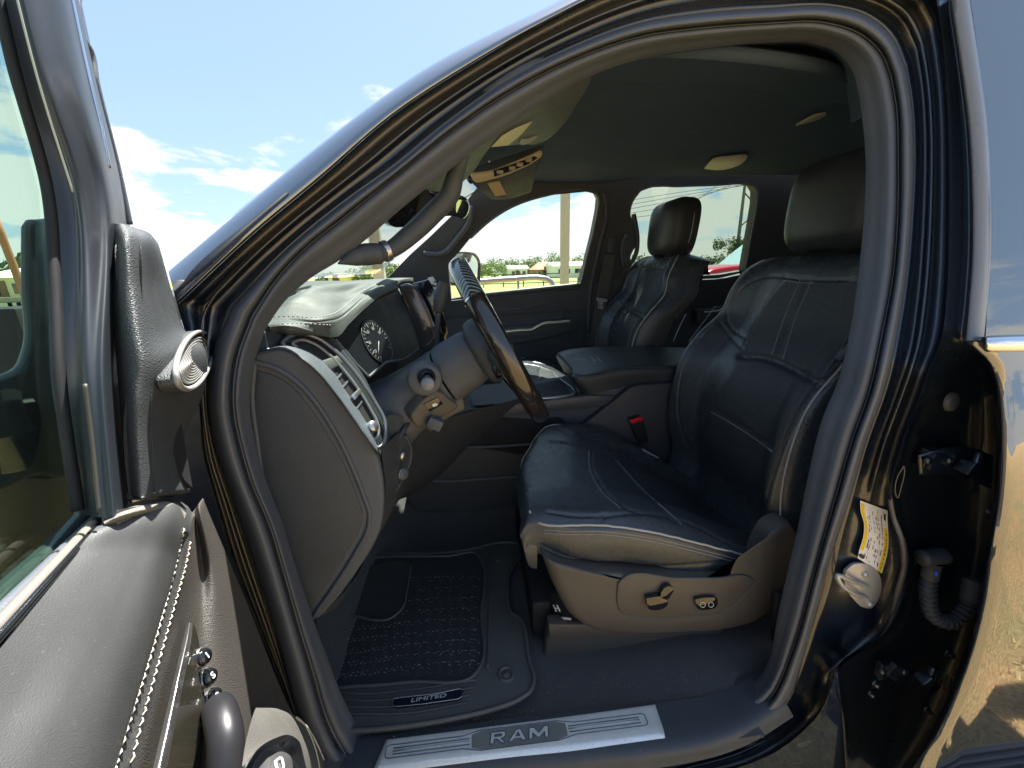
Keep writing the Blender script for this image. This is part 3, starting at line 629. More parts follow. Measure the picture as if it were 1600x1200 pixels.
ux = (pe(1000, 1120)-pe(620, 1168)).normalized(); uy = PL.nrm().cross(ux).normalized()
if uy.y < 0: uy = -uy
c0 = pe(812, 1149)
def pq(u, v, o=.0006): return c0+ux*u+uy*v+PL.nrm()*o
LW = (pe(1018, 1118)-c0).length; 
EMB = mat('embossed_line', (.12, .13, .16), .4, metal=.6); INS = mat('plate_inset', (.45, .47, .48), .35, metal=.8)
h1, h2 = .0105, .0165; xa = .085; xb = .065
outl = [(-LW*.93, -h1), (-xa-.02, -h1), (-xb-.008, -h2), (xb+.008, -h2), (xa+.02, -h1), (LW*.93, -h1), (LW*.95, -h1+.003), (LW*.95, h1-.003), (LW*.93, h1), (xa+.02, h1), (xb+.008, h2), (-xb-.008, h2), (-xa-.02, h1), (-LW*.93, h1), (-LW*.95, h1-.003), (-LW*.95, -h1+.003)]
ins = prism('logo_inset', [pq(u, v, .0005) for u, v in [(-xa-.004, -h1), (-xb-.006, -h2+.001), (xb+.006, -h2+.001), (xa+.004, -h1), (xa+.004, h1), (xb+.006, h2-.001), (-xb-.006, h2-.001), (-xa-.004, h1)]], .0004, INS, plate)
tube('embossed_outline', lin([pq(u, v, .0006) for u, v in outl+[outl[0]]], 400), .0008, EMB, plate, 6, 400)
for s in (-1, 1):
    for v in (-.0048, 0.0, .0048): tube('embossed_groove', [pq(s*(xa+.008), v, .0006), pq(s*LW*.90, v, .0006)], .0008 if v else .0012, EMB if v else INS, plate, 6, 6)
LT = [([(0, 0), (0, 1), (1.25, 1), (1.45, .85), (1.45, .55), (1.28, .42), (1.02, .40), (1.55, 0), (1.12, 0), (.7, .36), (.38, .36), (.38, 0)], [(.38, .60), (.38, .78), (1.02, .78), (1.08, .69), (1.02, .60)]),
      ([(0, 0), (.72, 1), (1.15, 1), (1.8, 0), (1.38, 0), (1.24, .2), (.56, .2), (.42, 0)], [(.72, .42), (1.1, .42), (.93, .72), (.91, .72)]),
      ([(0, 0), (0, 1), (.42, 1), (.97, .48), (1.5, 1), (1.92, 1), (1.92, 0), (1.56, 0), (1.56, .52), (1.07, .08), (.86, .08), (.36, .52), (.36, 0)], None)]
hh = .019; xo = -.056
for oo, hhole in LT:
    f_ = lambda l, z: [pq(xo+(u+.18*v)*hh, (v-.5)*hh, z) for u, v in l]
    prism('plate_letter', f_(oo, .0016), .0008, BRUSH, ins, holes=[f_(hhole, .0016)] if hhole else None)
    for l in (oo, hhole):
        if l: tube('letter_outline', lin(f_(l+[l[0]], .0016), 120), .0009, EMB, ins, 5, 120)
    xo += (max(u for u, v in oo)+.22)*hh
# visor, overhead console, mirror, lamps
def HP(px, py, d=0.0): return P(px, py, Z=2.0-d)
vs_ = [(650, 250), (700, 210), (760, 160), (830, 115), (905, 105), (925, 125), (905, 160), (880, 197), (855, 220), (840, 226), (815, 227), (790, 230), (767, 231), (755, 247), (742, 267), (715, 292), (690, 300), (655, 290)]
VP = Plane(P(742, 267, Y=.98), P(905, 160, Y=.95), P(690, 230, Y=.74))
vis = prism('sun_visor', [VP.at(*q) for q in vs_], .018, TRIM, TRUCK, bev=.006, smooth_n=70, seg=3)
prism('visor_label', [VP.at(x, y, .002) for x, y in ((768, 230), (794, 227), (812, 213), (832, 190), (805, 201), (784, 213))], .001, KHA, vis)
prism('visor_clip', [VP.at(x, y, .002) for x, y in ((811, 225), (820, 226), (832, 221), (840, 213), (824, 218), (814, 219))], .002, mat('grey_clip', (.3, .3, .29), .5), vis, smooth_n=20)
OC = Plane(P(740, 272, Y=1.22), P(848, 235, Y=1.30), P(835, 300, Y=1.44))
con = [[OC.at(742, 262, .0), OC.at(790, 245, .0), OC.at(850, 226, 0)], [OC.at(735, 280, .03), OC.at(790, 262, .035), OC.at(850, 240, .02)], [OC.at(748, 296, .03), OC.at(790, 288, .035), OC.at(838, 268, .02)], [OC.at(768, 311, .01), OC.at(795, 311, .01), OC.at(830, 300, .0)]]
oc = surf('overhead_console', con, TRIM, TRUCK, 24, 24, thick=.03)
prism('console_frame', [OC.at(x, y, .044) for x, y in closed([(737, 273), (765, 270), (800, 258), (835, 243), (848, 238), (847, 243), (838, 251), (810, 266), (770, 280), (740, 283)], 50)], .008, KHA, oc, bev=.001)
prism('lamp_buttons', [OC.at(x, y, .047) for x, y in ((772, 268), (800, 259), (836, 245), (840, 247), (825, 257), (800, 267), (773, 276))], .004, DARK, oc)
for q in ((781, 269), (800, 263), (812, 257), (826, 250)): box('console_button', OC.at(q[0], q[1], .05), (.009, .006, .004), mat('warm_button', (.3, .28, .22), .4), oc, bev=.001)
prism('sliding_cover', [OC.at(x, y, .041) for x, y in ((762, 287), (781, 284), (791, 304), (774, 307))], .003, mat('warm_label', (.55, .44, .27), .5), oc)
def lampunit(l, nm):
    o = prism(nm, [P(x, y, Z=2.022) for x, y in closed(l, 30)], .006, mat(nm+'_lens', (.4, .36, .3), .4), TRUCK, bev=.001, dirn=(0, 0, 1))
lampunit([(1100, 264), (1112, 251), (1140, 246), (1168, 246), (1160, 255), (1145, 262), (1120, 266)], 'dome_lamp')
lampunit([(1243, 197), (1258, 189), (1272, 182), (1291, 180), (1280, 187), (1262, 193)], 'coat_hook_lamp')
# rear view mirror
MPl = Plane(P(700, 330, Y=1.28), P(731, 314, Y=1.38), P(725, 341, Y=1.385))
mr = prism('rear_view_mirror', [MPl.at(x, y) for x, y in closed([(600, 322), (640, 296), (700, 302), (732, 312), (734, 330), (726, 342), (708, 338), (660, 350), (610, 352)], 50)], .025, GLOSSB, TRUCK, bev=.004)
prism('mirror_glass', [MPl.at(x, y, .0012) for x, y in closed([(697, 322), (712, 313), (730, 315), (731, 331), (725, 340), (712, 337), (700, 333)], 30)], .001, mat('mirror_silver', (.9, .93, .88), .02, metal=1, var=0), mr)
box('sensor_housing', P(648, 318, Y=1.2), (.05, .07, .04), DARK, TRUCK, Matrix.Rotation(-.5, 3, 'Y'), bev=.012)
# near grab handle on the pillar
gh = tube('grab_handle', [SD(575, 398, .09), SD(606, 392, .115), SD(642, 366, .135), SD(676, 334, .14), SD(702, 305, .13), SD(712, 274, .11), SD(722, 250, .09), SD(738, 226, .075)], [.015, .013, .0155, .0165, .0165, .016, .012, .003], TRIMD, TRUCK, 16, 90)
tube('handle_collar', [SD(598, 394, .112), SD(606, 391, .116)], .0165, SILV, gh, 16, 6)
tube('handle_root', [SD(528, 412, .064), SD(555, 402, .074), SD(578, 397, .092), SD(594, 396, .10)], [.001, .012, .0165, .0155], TRIMD, gh, 14, 20)
# windshield
wg = []
for i in range(0, 42, 4):
    q = SD(*S0[i], .045)+V((.0, .02, -.004)); g = V((q.x, 2.62-q.y, q.z)); wg.append([q.lerp(g, t)+V((-.09*math.sin(math.pi*t), 0, -.01*math.sin(math.pi*t))) for t in (0, .15, .35, .5, .65, .85, 1)])
surf('windshield', wg, GLS, TRUCK, 12, 16, thick=.004)
# ------------------------------------------------------------------ dashboard
EP = Plane(SD(400, 560, .10), SD(560, 780, .12), SD(480, 960, .10))
dash_poly = [(396, 552), (440, 545), (470, 558), (500, 583), (530, 622), (560, 662), (585, 700), (597, 742), (600, 790), (594, 830), (575, 868), (545, 912), (515, 950), (492, 970), (476, 965), (455, 930), (425, 840), (400, 720), (388, 620)]
dash = prism('dashboard', [EP.at(*q) for q in closed(dash_poly, 90)], .10, TRIM, TRUCK, bev=.007, seg=4)
cap = [(398, 566), (430, 575), (458, 592), (485, 618), (512, 656), (535, 696), (555, 740), (571, 782), (577, 800), (575, 826), (558, 860), (530, 905), (500, 948), (486, 966), (470, 950), (445, 880), (418, 790), (402, 690), (394, 620)]
rim = [EP.at(*q, .002) for q in closed(cap, 90)]
tube('end_cap_rim', rim, .004, TRIM, dash, 10, 200, closed=True)
cap2 = [(402, 580), (430, 588), (455, 604), (480, 632), (505, 668), (525, 702), (545, 744), (560, 784), (566, 802), (563, 826), (548, 856), (520, 900), (492, 942), (484, 955), (470, 940), (445, 870), (418, 780), (403, 690), (398, 620)]
prism('end_cap', [EP.at(*q, .0035) for q in closed(cap2, 90)], .004, TRIMD, dash, bev=.0015)
# dash body behind: knee area, lower panel
kb = [[SD(596, 700, .14), SD(600, 790, .14), SD(560, 895, .14), SD(500, 965, .13)], [P(640, 665, Y=.86), P(625, 760, Y=.8), P(590, 840, Y=.8), P(540, 930, Y=.78)], [P(690, 655, Y=1.0), P(660, 700, Y=1.0), P(640, 760, Y=1.0), P(600, 800, Y=1.0)], [P(820, 620, Y=1.2), P(740, 690, Y=1.2), P(690, 740, Y=1.2), P(650, 770, Y=1.2)]]
surf('knee_bolster', kb, TRIMD, dash, 20, 20)
# upper fascia between the vent and the cluster, then the brow pad
top1 = [(404, 520), (440, 508), (480, 512), (512, 525), (540, 556), (566, 592), (585, 630), (600, 660), (606, 690)]
y1 = [.67, .68, .70, .73, .75, .75, .74, .73, .72]
bot1 = [(400, 556), (441, 546), (470, 560), (500, 585), (530, 622), (553, 655), (572, 682), (586, 702), (592, 712)]
mid1 = [((a[0]*.5+b[0]*.5), (a[1]*.5+b[1]*.5)) for a, b in zip(top1, bot1)]
VPn = Plane(P(443, 534, Y=.675), P(600, 690, Y=.69), P(540, 565, Y=.735))
fas = [[SD(*q, .10) for q in bot1], [VPn.at(a[0]*.12+b[0]*.88, a[1]*.12+b[1]*.88, -.005) for a, b in zip(top1, bot1)], [VPn.at(*q, -.005) for q in mid1], [VPn.at(*q, -.006) for q in top1], [VPn.at(q[0]+4, q[1]-2, -.02) for q in top1]]
surf('vent_fascia', fas, mat('fascia_plastic', (.032, .04, .044), .38, bump=.15, bscale=900), dash, 60, 30)
# vent
VPn = Plane(P(443, 534, Y=.675), P(600, 690, Y=.69), P(540, 565, Y=.735))
cv = lambda l, o=0, n=70: [VPn.at(x, y, o) for x, y in closed(l, n)]
vo = [(441, 535), (452, 526), (470, 522), (495, 528), (520, 545), (545, 570), (570, 603), (588, 632), (600, 655), (603, 678), (598, 695), (588, 700), (577, 690), (553, 655), (525, 612), (500, 582), (475, 562), (450, 548)]
vi = [(456, 536), (470, 531), (492, 538), (515, 555), (538, 580), (562, 612), (580, 642), (590, 662), (591, 678), (585, 686), (575, 676), (552, 642), (525, 603), (500, 574), (476, 554)]
vent = tube('air_vent', cv(vo, .004, 60), .0036, mat('vent_surround', (.2, .21, .23), .4, metal=.7), dash, 10, 220, closed=True)
prism('vent_cavity', cv(vi, .001), .03, DARK, vent)
tube('vent_inner_rim', cv(vi, .004, 60), .0028, mat('vent_rim_grey', (.2, .21, .22), .35, metal=.3), vent, 8, 200, closed=True)
for t in (.30, .42, .54, .66, .78):
    A_ = V(cr([(476, 554), (525, 603), (575, 676)], 21)[int(t*20)].tolist()+[0]); B_ = V(cr([(492, 538), (538, 580), (588, 660)], 21)[int(t*20)].tolist()+[0])
    prism('vent_slat', [VPn.at(A_.x, A_.y-2, .003), VPn.at(B_.x-2, B_.y-2, .003), VPn.at(B_.x-1, B_.y+2, .003), VPn.at(A_.x+1, A_.y+3, .003)], .012, TRIM, vent, bev=.0008)
prism('vent_divider', [VPn.at(x, y, .006) for x, y in ((494, 566), (528, 554), (538, 566), (505, 586))], .02, LEAD, vent, bev=.003)
bxk = [VPn.at(x, y, .010) for x, y in ((549, 618), (562, 606), (567, 611), (555, 625))]
prism('vent_knob', bxk, .006, SILV, vent, bev=.001)
lathe('vent_wheel', [(0, .012), (.009, .012), (.0105, .009), (.0105, 0)], VPn.at(579, 668, .0), VPn.nrm(), SILV, vent, 24)
# stitched brow pad over the dash
PADR = [[P(404, 500, Y=.69), P(450, 498, Y=.70), P(503, 500, Y=.715), P(536, 491, Y=.79), P(566, 467, Y=.90), P(590, 449, Y=1.0), P(612, 441, Y=1.10)],
        [P(415, 506, Y=.675), P(455, 505, Y=.685), P(513, 514, Y=.722), P(542, 499, Y=.79), P(570, 474, Y=.89), P(596, 455, Y=.99), P(618, 445, Y=1.10)],
        [P(420, 511, Y=.67), P(460, 510, Y=.68), P(523, 527, Y=.73), P(546, 506, Y=.79), P(573, 480, Y=.89), P(600, 459, Y=.99), P(623, 449, Y=1.10)]]
back = [[P(440, 470, Y=.76), P(470, 462, Y=.78), P(510, 460, Y=.84), P(545, 457, Y=.92), P(575, 448, Y=1.0), P(600, 440, Y=1.12), P(622, 438, Y=1.2)],
        [P(480, 447, Y=.86), P(500, 445, Y=.92), P(530, 441, Y=1.0), P(560, 438, Y=1.1), P(585, 437, Y=1.2), P(610, 436, Y=1.3), P(640, 436, Y=1.4)]]
dk = [[V((q.x-.25, q.y+.0, q.z-.06)) for q in back[1]]]
mr1 = [a.lerp(b, .5) for a, b in zip(back[0], PADR[0])]; mr2 = [a.lerp(b, .8)+V((0, 0, .001)) for a, b in zip(back[0], PADR[0])]
padG = grid(dk+back[::-1]+[mr1, mr2]+PADR, 110, 110)
padG = groove(padG, [[(404, 502), (450, 500), (505, 502), (530, 497), (550, 481), (572, 460), (592, 447), (612, 441)]], .002, .0015)
pad = surf('dash_pad', None, LEAD, dash, G=padG, thick=.02)
for l in ([(412, 496), (450, 494), (503, 495), (524, 489), (545, 474), (567, 455), (588, 444)], [(440, 506), (470, 505), (500, 507), (520, 508)]):
    stitch('stitching', padG, l, THRG, pad, .004, .003, .0009)
# dash top beyond
tp = [[V((-.85, y, z)) for y, z in ((.66, 1.44), (1.2, 1.62), (1.6, 1.62), (1.95, 1.6))], [V((-.5, y, z)) for y, z in ((.68, 1.47), (1.2, 1.628), (1.6, 1.628), (1.95, 1.62))], [V((-.30, y, 1.63-.02*(y > 1.5))) for y in (1.02, 1.25, 1.6, 1.95)], [V((-.24, y, 1.58-.03*(y > 1.5))) for y in (1.1, 1.3, 1.6, 1.95)], [V((-.22, y, 1.40)) for y in (1.1, 1.3, 1.6, 1.95)], [V((-.30, y, 1.2)) for y in (1.1, 1.3, 1.6, 1.95)]]
surf('dash_upper', tp, LEAD, dash, 30, 40)
# instrument cluster
CPn = Plane(P(526, 531, Y=.77), P(577, 588, Y=.80), P(622, 452, Y=1.12))
DIAL = mat('dial_face', (.008, .01, .013), .4, spec=.2)
clu = prism('instrument_cluster', [CPn.at(x, y) for x, y in ((524, 529), (546, 508), (573, 481), (600, 460), (621, 450), (632, 470), (646, 510), (656, 545), (632, 560), (602, 564), (576, 590), (556, 570))], .02, DIAL, dash)
tube('cluster_rim', lin([CPn.at(x, y, .002) for x, y in ((524, 530), (556, 569), (576, 589), (603, 566), (632, 561), (654, 545))], 80), .003, TRIM, clu, 8, 80)
gx = CPn.at(600, 500)-CPn.at(560, 540); gx.normalize(); gy = CPn.nrm().cross(gx).normalized(); gy = gy if gy.z > 0 else -gy
def gauge(cx, cy, R):
    o = CPn.at(cx, cy, .002); d = prism('gauge_dial', [o+gx*R*math.cos(q)+gy*R*math.sin(q) for q in np.linspace(0, 6.28, 40, endpoint=False)], .001, DIAL, clu)
    tube('gauge_ring', [o+gx*R*math.cos(q)+gy*R*math.sin(q) for q in np.linspace(0, 6.28, 40, endpoint=False)], .0012, RING, clu, 6, 80, closed=True)
    bm = bmesh.new()
    for k in range(25):
        a = R_(225-k*270/24); l = .82 if k % 3 else .72; c, s = math.cos(a), math.sin(a); t = gx*(-s)+gy*c; e = gx*c+gy*s; wd = .0011 if k % 3 == 0 else .0006
        vs = [bm.verts.new(o+e*R*r+t*wd*sg+CPn.nrm()*.0012) for r, sg in ((l, -1), (.93, -1), (.93, 1), (l, 1))]; bm.faces.new(vs)
    bmobj('gauge_marks', bm, DIMW, clu)
    tube('gauge_needle', [o+CPn.nrm()*.003, o+CPn.nrm()*.003-gx*R*.6-gy*R*.35], .0009, DIMW, clu, 6, 4)
gauge(590, 534, .05)
for k, (a_, b_) in enumerate((('20', 200), ('40', 160), ('60', 110), ('80', 60), ('100', 20))):
    an = R_(b_); text('gauge_number', a_, CPn.at(590, 534, .004)+gx*.031*math.cos(an)+gy*.031*math.sin(an), gx, gy, .010, DIMW, clu, .0002)
# glossy horn between cluster and the centre screen, and the screen
hn = prism('centre_trim_column', [P(x, y, Y=1.16) for x, y in closed([(622, 447), (634, 443), (648, 449), (660, 470), (672, 497), (681, 520), (676, 534), (656, 545), (648, 520), (636, 485), (628, 465)], 50)], .05, mat('smoked_gloss', (.06, .06, .07), .18, coat=1), dash, bev=.006, seg=3)
tube('highlight_line', [P(x, y, Y=1.155) for x, y in ((645, 452), (662, 482), (674, 510), (680, 528))], .0014, mat('reddish_highlight', (.6, .25, .2), .3, metal=1), hn, 6, 30)  # reddish highlight on the gloss trim, drawn in as a thin metal line
scr = prism('centre_screen', [P(x, y, Y=1.24) for x, y in ((644, 443), (670, 436), (690, 470), (700, 520), (690, 560), (676, 530), (660, 485))], .04, SCREEN, dash, bev=.004)
prism('screen_bezel', [P(x, y, Y=1.232) for x, y in ((668, 434), (676, 432), (690, 455), (684, 462))], .01, WHITE, scr, bev=.001)
lathe('bezel_knob', [(0, .004), (.008, .004), (.009, 0)], P(679, 444, Y=1.23), (0, -1, 0), SILV, scr, 16)
# lower fascia, headlamp switch panel
surf('lower_fascia', [[P(596, 655, Y=.73), P(612, 648, Y=.78), P(640, 654, Y=.84)], [P(600, 690, Y=.72), P(615, 680, Y=.77), P(630, 672, Y=.82)], [P(590, 722, Y=.70), P(600, 712, Y=.74), P(610, 702, Y=.78)]], mat('lower_fascia_plastic', (.085, .1, .105), .45), dash, 16, 16)
tube('trim_strip', [P(586, 728, Y=.69), P(600, 722, Y=.72), P(614, 700, Y=.76), P(630, 674, Y=.80), P(642, 652, Y=.84)], .006, mat('dark_strip', (.06, .06, .07), .3, coat=.5), dash, 10, 50, flat=.7)
SWP = Plane(P(600, 730, Y=.735), P(640, 690, Y=.82), P(608, 775, Y=.75))
sw = prism('light_switch_panel', [SWP.at(x, y) for x, y in closed([(592, 730), (606, 716), (622, 696), (636, 678), (643, 700), (642, 722), (632, 745), (616, 772), (606, 782), (600, 760)], 50)], .02, TRIMD, dash, bev=.003)
tube('panel_rim', [SWP.at(x, y, .001) for x, y in ((634, 680), (642, 700), (641, 722), (631, 745), (616, 772))], .002, TRIM, sw, 8, 40)
kn = lathe('headlamp_knob', [(0, .020), (.011, .020), (.0125, .018), (.0135, .004), (.014, 0)], SWP.at(622, 738, .0), SWP.nrm()*.6+V((.5, -.6, .1)), TRIM, sw, 32)
lathe('knob_ring', [(.0125, .0185), (.0135, .0175), (.0135, .0155), (.0125, .0150)], SWP.at(622, 738, .0), SWP.nrm()*.6+V((.5, -.6, .1)), SILV, sw, 32)
lathe('dimmer_wheel', [(0, .004), (.010, .004), (.011, 0)], SWP.at(630, 712, .002), SWP.nrm(), SILV, sw, 20)

# ------------------------------------------------------------------ steering column and wheel
WC = V((.055, .90, 1.50)); tau = R_(27); WN = V((math.cos(tau), 0, math.sin(tau))); WU = V((-math.sin(tau), 0, math.cos(tau))); WY = V((0, 1, 0))
def colpt(t, ang, r, ry=1.0): return WC-WN*t+WU*(r*math.sin(ang))+WY*(r*ry*math.cos(ang))
def cyl(name, secs, m, par, seg=28, nv=30, off=V((0, 0, 0))):
    rows = [[tuple(WC-WN*t+off+WU*(ru*math.copysign(abs(math.sin(q))**.8, math.sin(q))+du)+WY*(ry*math.copysign(abs(math.cos(q))**.8, math.cos(q)))) for q in np.linspace(0, 6.2832, seg, endpoint=False)] for t, ru, ry, du in secs]
    G = np.array([crp([r[i] for r in rows], nv) for i in range(seg)]).transpose(1, 0, 2)
    return link(name, gmesh(name, G, cu=True), m, par)
colm = cyl('steering_column', [(.06, .0, .0, .0), (.06, .05, .055, 0), (.075, .062, .066, .0), (.13, .066, .07, -.004), (.145, .066, .07, -.006)], TRIM, TRUCK)
cyl('column_shroud', [(.150, .060, .064, -.006), (.155, .066, .07, -.008), (.20, .068, .072, -.012), (.27, .075, .085, -.02), (.33, .09, .10, -.03)], TRIM, colm)
# indicator stalk collar, boot and knob pointing at the camera
lathe('stalk_collar', [(.0, .012), (.018, .010), (.030, .012), (.034, .008), (.036, -.012)], P(664, 592, Y=.80), (.12, -1, .05), TRIM, colm, 36)
lathe('stalk_boot', [(.017, .0), (.018, .006), (.014, .009), (.016, .014), (.012, .018), (.0135, .023), (.010, .03)], P(666, 590, Y=.79), (.25, -1, .25), DARK, colm, 28)
lathe('indicator_stalk', [(.009, 0), (.0085, .035), (.0105, .05), (.0125, .085), (.0125, .093), (.0115, .0955), (0, .096)], P(668, 590, Y=.79), (.12, -1, .12), TRIM, colm, 28)
lathe('stalk_end_cap', [(.0118, .0950), (.0112, .0966), (0, .0972)], P(668, 590, Y=.79), (.12, -1, .12), mat('end_cap_grey', (.2, .21, .23), .4), colm, 28)
lathe('stalk_band', [(.0128, .080), (.0131, .082), (.0131, .086), (.0128, .088)], P(668, 590, Y=.79), (.12, -1, .12), DARK, colm, 28)
# pedal adjust pod and tilt lever under the column
pp = Plane(P(650, 650, Y=.79), P(712, 622, Y=.83), P(662, 668, Y=.80))
pod = prism('adjust_pod', [pp.at(x, y) for x, y in closed([(641, 650), (648, 640), (690, 612), (702, 622), (716, 636), (700, 648), (668, 664), (650, 666)], 40)], .07, TRIMB, colm, bev=.006, seg=3)
prism('adjust_switch', [pp.at(x, y, .003) for x, y in ((662, 632), (684, 621), (693, 631), (672, 644))], .004, GLOSSB, pod, bev=.001)
prism('switch_symbol', [pp.at(x, y, .0036) for x, y in ((675, 632), (680, 630), (684, 631), (683, 634), (677, 636))], .0008, WHITE, pod)
prism('lower_shroud', [P(x, y, Y=.86) for x, y in ((668, 640), (722, 615), (728, 640), (690, 660), (672, 678), (660, 662))], .10, TRIMB, colm, bev=.008)
box('tilt_lever', P(680, 661, Y=.80), (.016, .012, .012), TRIM, colm, Matrix.Rotation(.5, 3, 'Y'))
# column shifter
tube('gear_lever', [P(683, 545, Y=1.0), P(683, 515, Y=.99), P(685, 488, Y=.98)], .0062, TRIM, colm, 12, 20)
tube('gear_knob', [P(684, 487, Y=.98), P(686, 478, Y=.98), P(691, 452, Y=.98), P(694, 441, Y=.98)], [.011, .0155, .0155, .011], TRIMD, colm, 16, 30)
# wheel
WR = .188
def rimG(a0, a1, n, r1, r2, seg=20):
    G = []
    for a in np.linspace(R_(a0), R_(a1), n):
        e = WU*math.sin(a)-WY*math.cos(a); rad = [WC+e*WR+(e*math.cos(q)*r1+WN*math.sin(q)*r2) for q in np.linspace(0, 2*math.pi, seg, endpoint=False)]
        G.append([tuple(v) for v in rad])
    return np.array(G)
wood = mat('rim_lacquer', (.012, .011, .011), .16, coat=1, col2=(.02, .016, .014), vscale=6)
whl = link('steering_wheel', gmesh('w', rimG(-62, 38, 60, .0165, .021), cu=True), wood, TRUCK)
link('rim_grip', gmesh('w', rimG(142, 242, 60, .0165, .021), cu=True), whl.data.materials[0], whl)
gpat = bpy.data.materials.new('chevron_inlay'); gpat.use_nodes = True; t_ = gpat.node_tree; b_ = t_.nodes['Principled BSDF']
at_ = N(t_, 'ShaderNodeAttribute', attribute_name='rimuv'); sp_ = N(t_, 'ShaderNodeSeparateXYZ'); t_.links.new(at_.outputs['Vector'], sp_.inputs[0])
ab = N(t_, 'ShaderNodeMath', operation='ABSOLUTE'); t_.links.new(sp_.outputs[1], ab.inputs[0])
ad = N(t_, 'ShaderNodeMath', operation='MULTIPLY_ADD', i={1: 9.0}); t_.links.new(ab.outputs[0], ad.inputs[0]); t_.links.new(sp_.outputs[0], ad.inputs[2])
sn = N(t_, 'ShaderNodeMath', operation='SINE'); t_.links.new(ad.outputs[0], sn.inputs[0])
mr_ = N(t_, 'ShaderNodeMapRange', i={1: -.2, 2: .3}); t_.links.new(sn.outputs[0], mr_.inputs[0])
mx_ = N(t_, 'ShaderNodeMix', data_type='RGBA'); t_.links.new(mr_.outputs[0], mx_.inputs[0]); mx_.inputs[6].default_value = (.012, .014, .016, 1); mx_.inputs[7].default_value = (.2, .24, .26, 1)
t_.links.new(mx_.outputs[2], b_.inputs['Base Color']); b_.inputs['Roughness'].default_value = .25; b_.inputs['Coat Weight'].default_value = 1
def chev(a0, a1, nm, par):
    n, sg = 120, 24; G = rimG(a0, a1, n, .0168, .0214, sg); me = gmesh('w', G, cu=True); at = me.attributes.new('rimuv', 'FLOAT_VECTOR', 'POINT')
    for j in range(n):
        for i in range(sg):
            q = 2*math.pi*i/sg; q2 = (q+math.pi) % (2*math.pi)-math.pi
            at.data[j*sg+i].vector = (R_(a1-a0)*j/n*WR/.0085*6.28*.9, q2+.0, 0)
    return link(nm, me, gpat, par)
chev(38, 142, 'inlay_section', whl); chev(242, 298, 'inlay_section', whl)
for a in (38, 142, -62, 242):
    e = WU*math.sin(R_(a))-WY*math.cos(R_(a)); o = WC+e*WR
    link('inlay_ring', gmesh('w', rimG(a-.5, a+.5, 3, .0175, .022), cu=True), CHR, whl)
# hub and spokes
cyl('hub_cover', [(.062, .0, .0, 0), (.062, .06, .07, 0), (.05, .075, .088, 0), (.02, .07, .082, 0), (.006, .05, .062, 0), (.004, .0, .0, 0)], TRIMD, whl)
for a, wd in ((-8, .024), (188, .024), (262, .016), (278, .016)):
    e = WU*math.sin(R_(a))-WY*math.cos(R_(a)); tube('wheel_spoke', [WC+e*.05-WN*.035, WC+e*.11-WN*.026, WC+e*(WR-.004)-WN*.004], [wd, wd*.85, wd*.55], GLOSSB if abs(a) > 200 else TRIMD, whl, 14, 30, flat=.45, up=tuple(WN))
for s in (-1, 1):
    box('spoke_buttons', WC+WY*s*.10-WN*.005+WU*.01, (.006, .026, .018), GLOSSB, whl, Matrix.Rotation(-tau, 3, 'Y'), bev=.003)
    tube('spoke_chrome', [WC+WY*s*.075+WU*(-.03)+WN*.002, WC+WY*s*.125+WU*(-.012)+WN*.002, WC+WY*s*.165+WU*.012+WN*.004], .002, CHR, whl, 6, 20)
lathe('rear_switch', [(0, .012), (.014, .01), (.016, 0)], WC-WY*.115-WN*.03-WU*.03, -WN, GLOSSB, whl, 20)
# ------------------------------------------------------------------ seats
YC = .95
def P2(px, py, y): return P(px, py, Y=y)
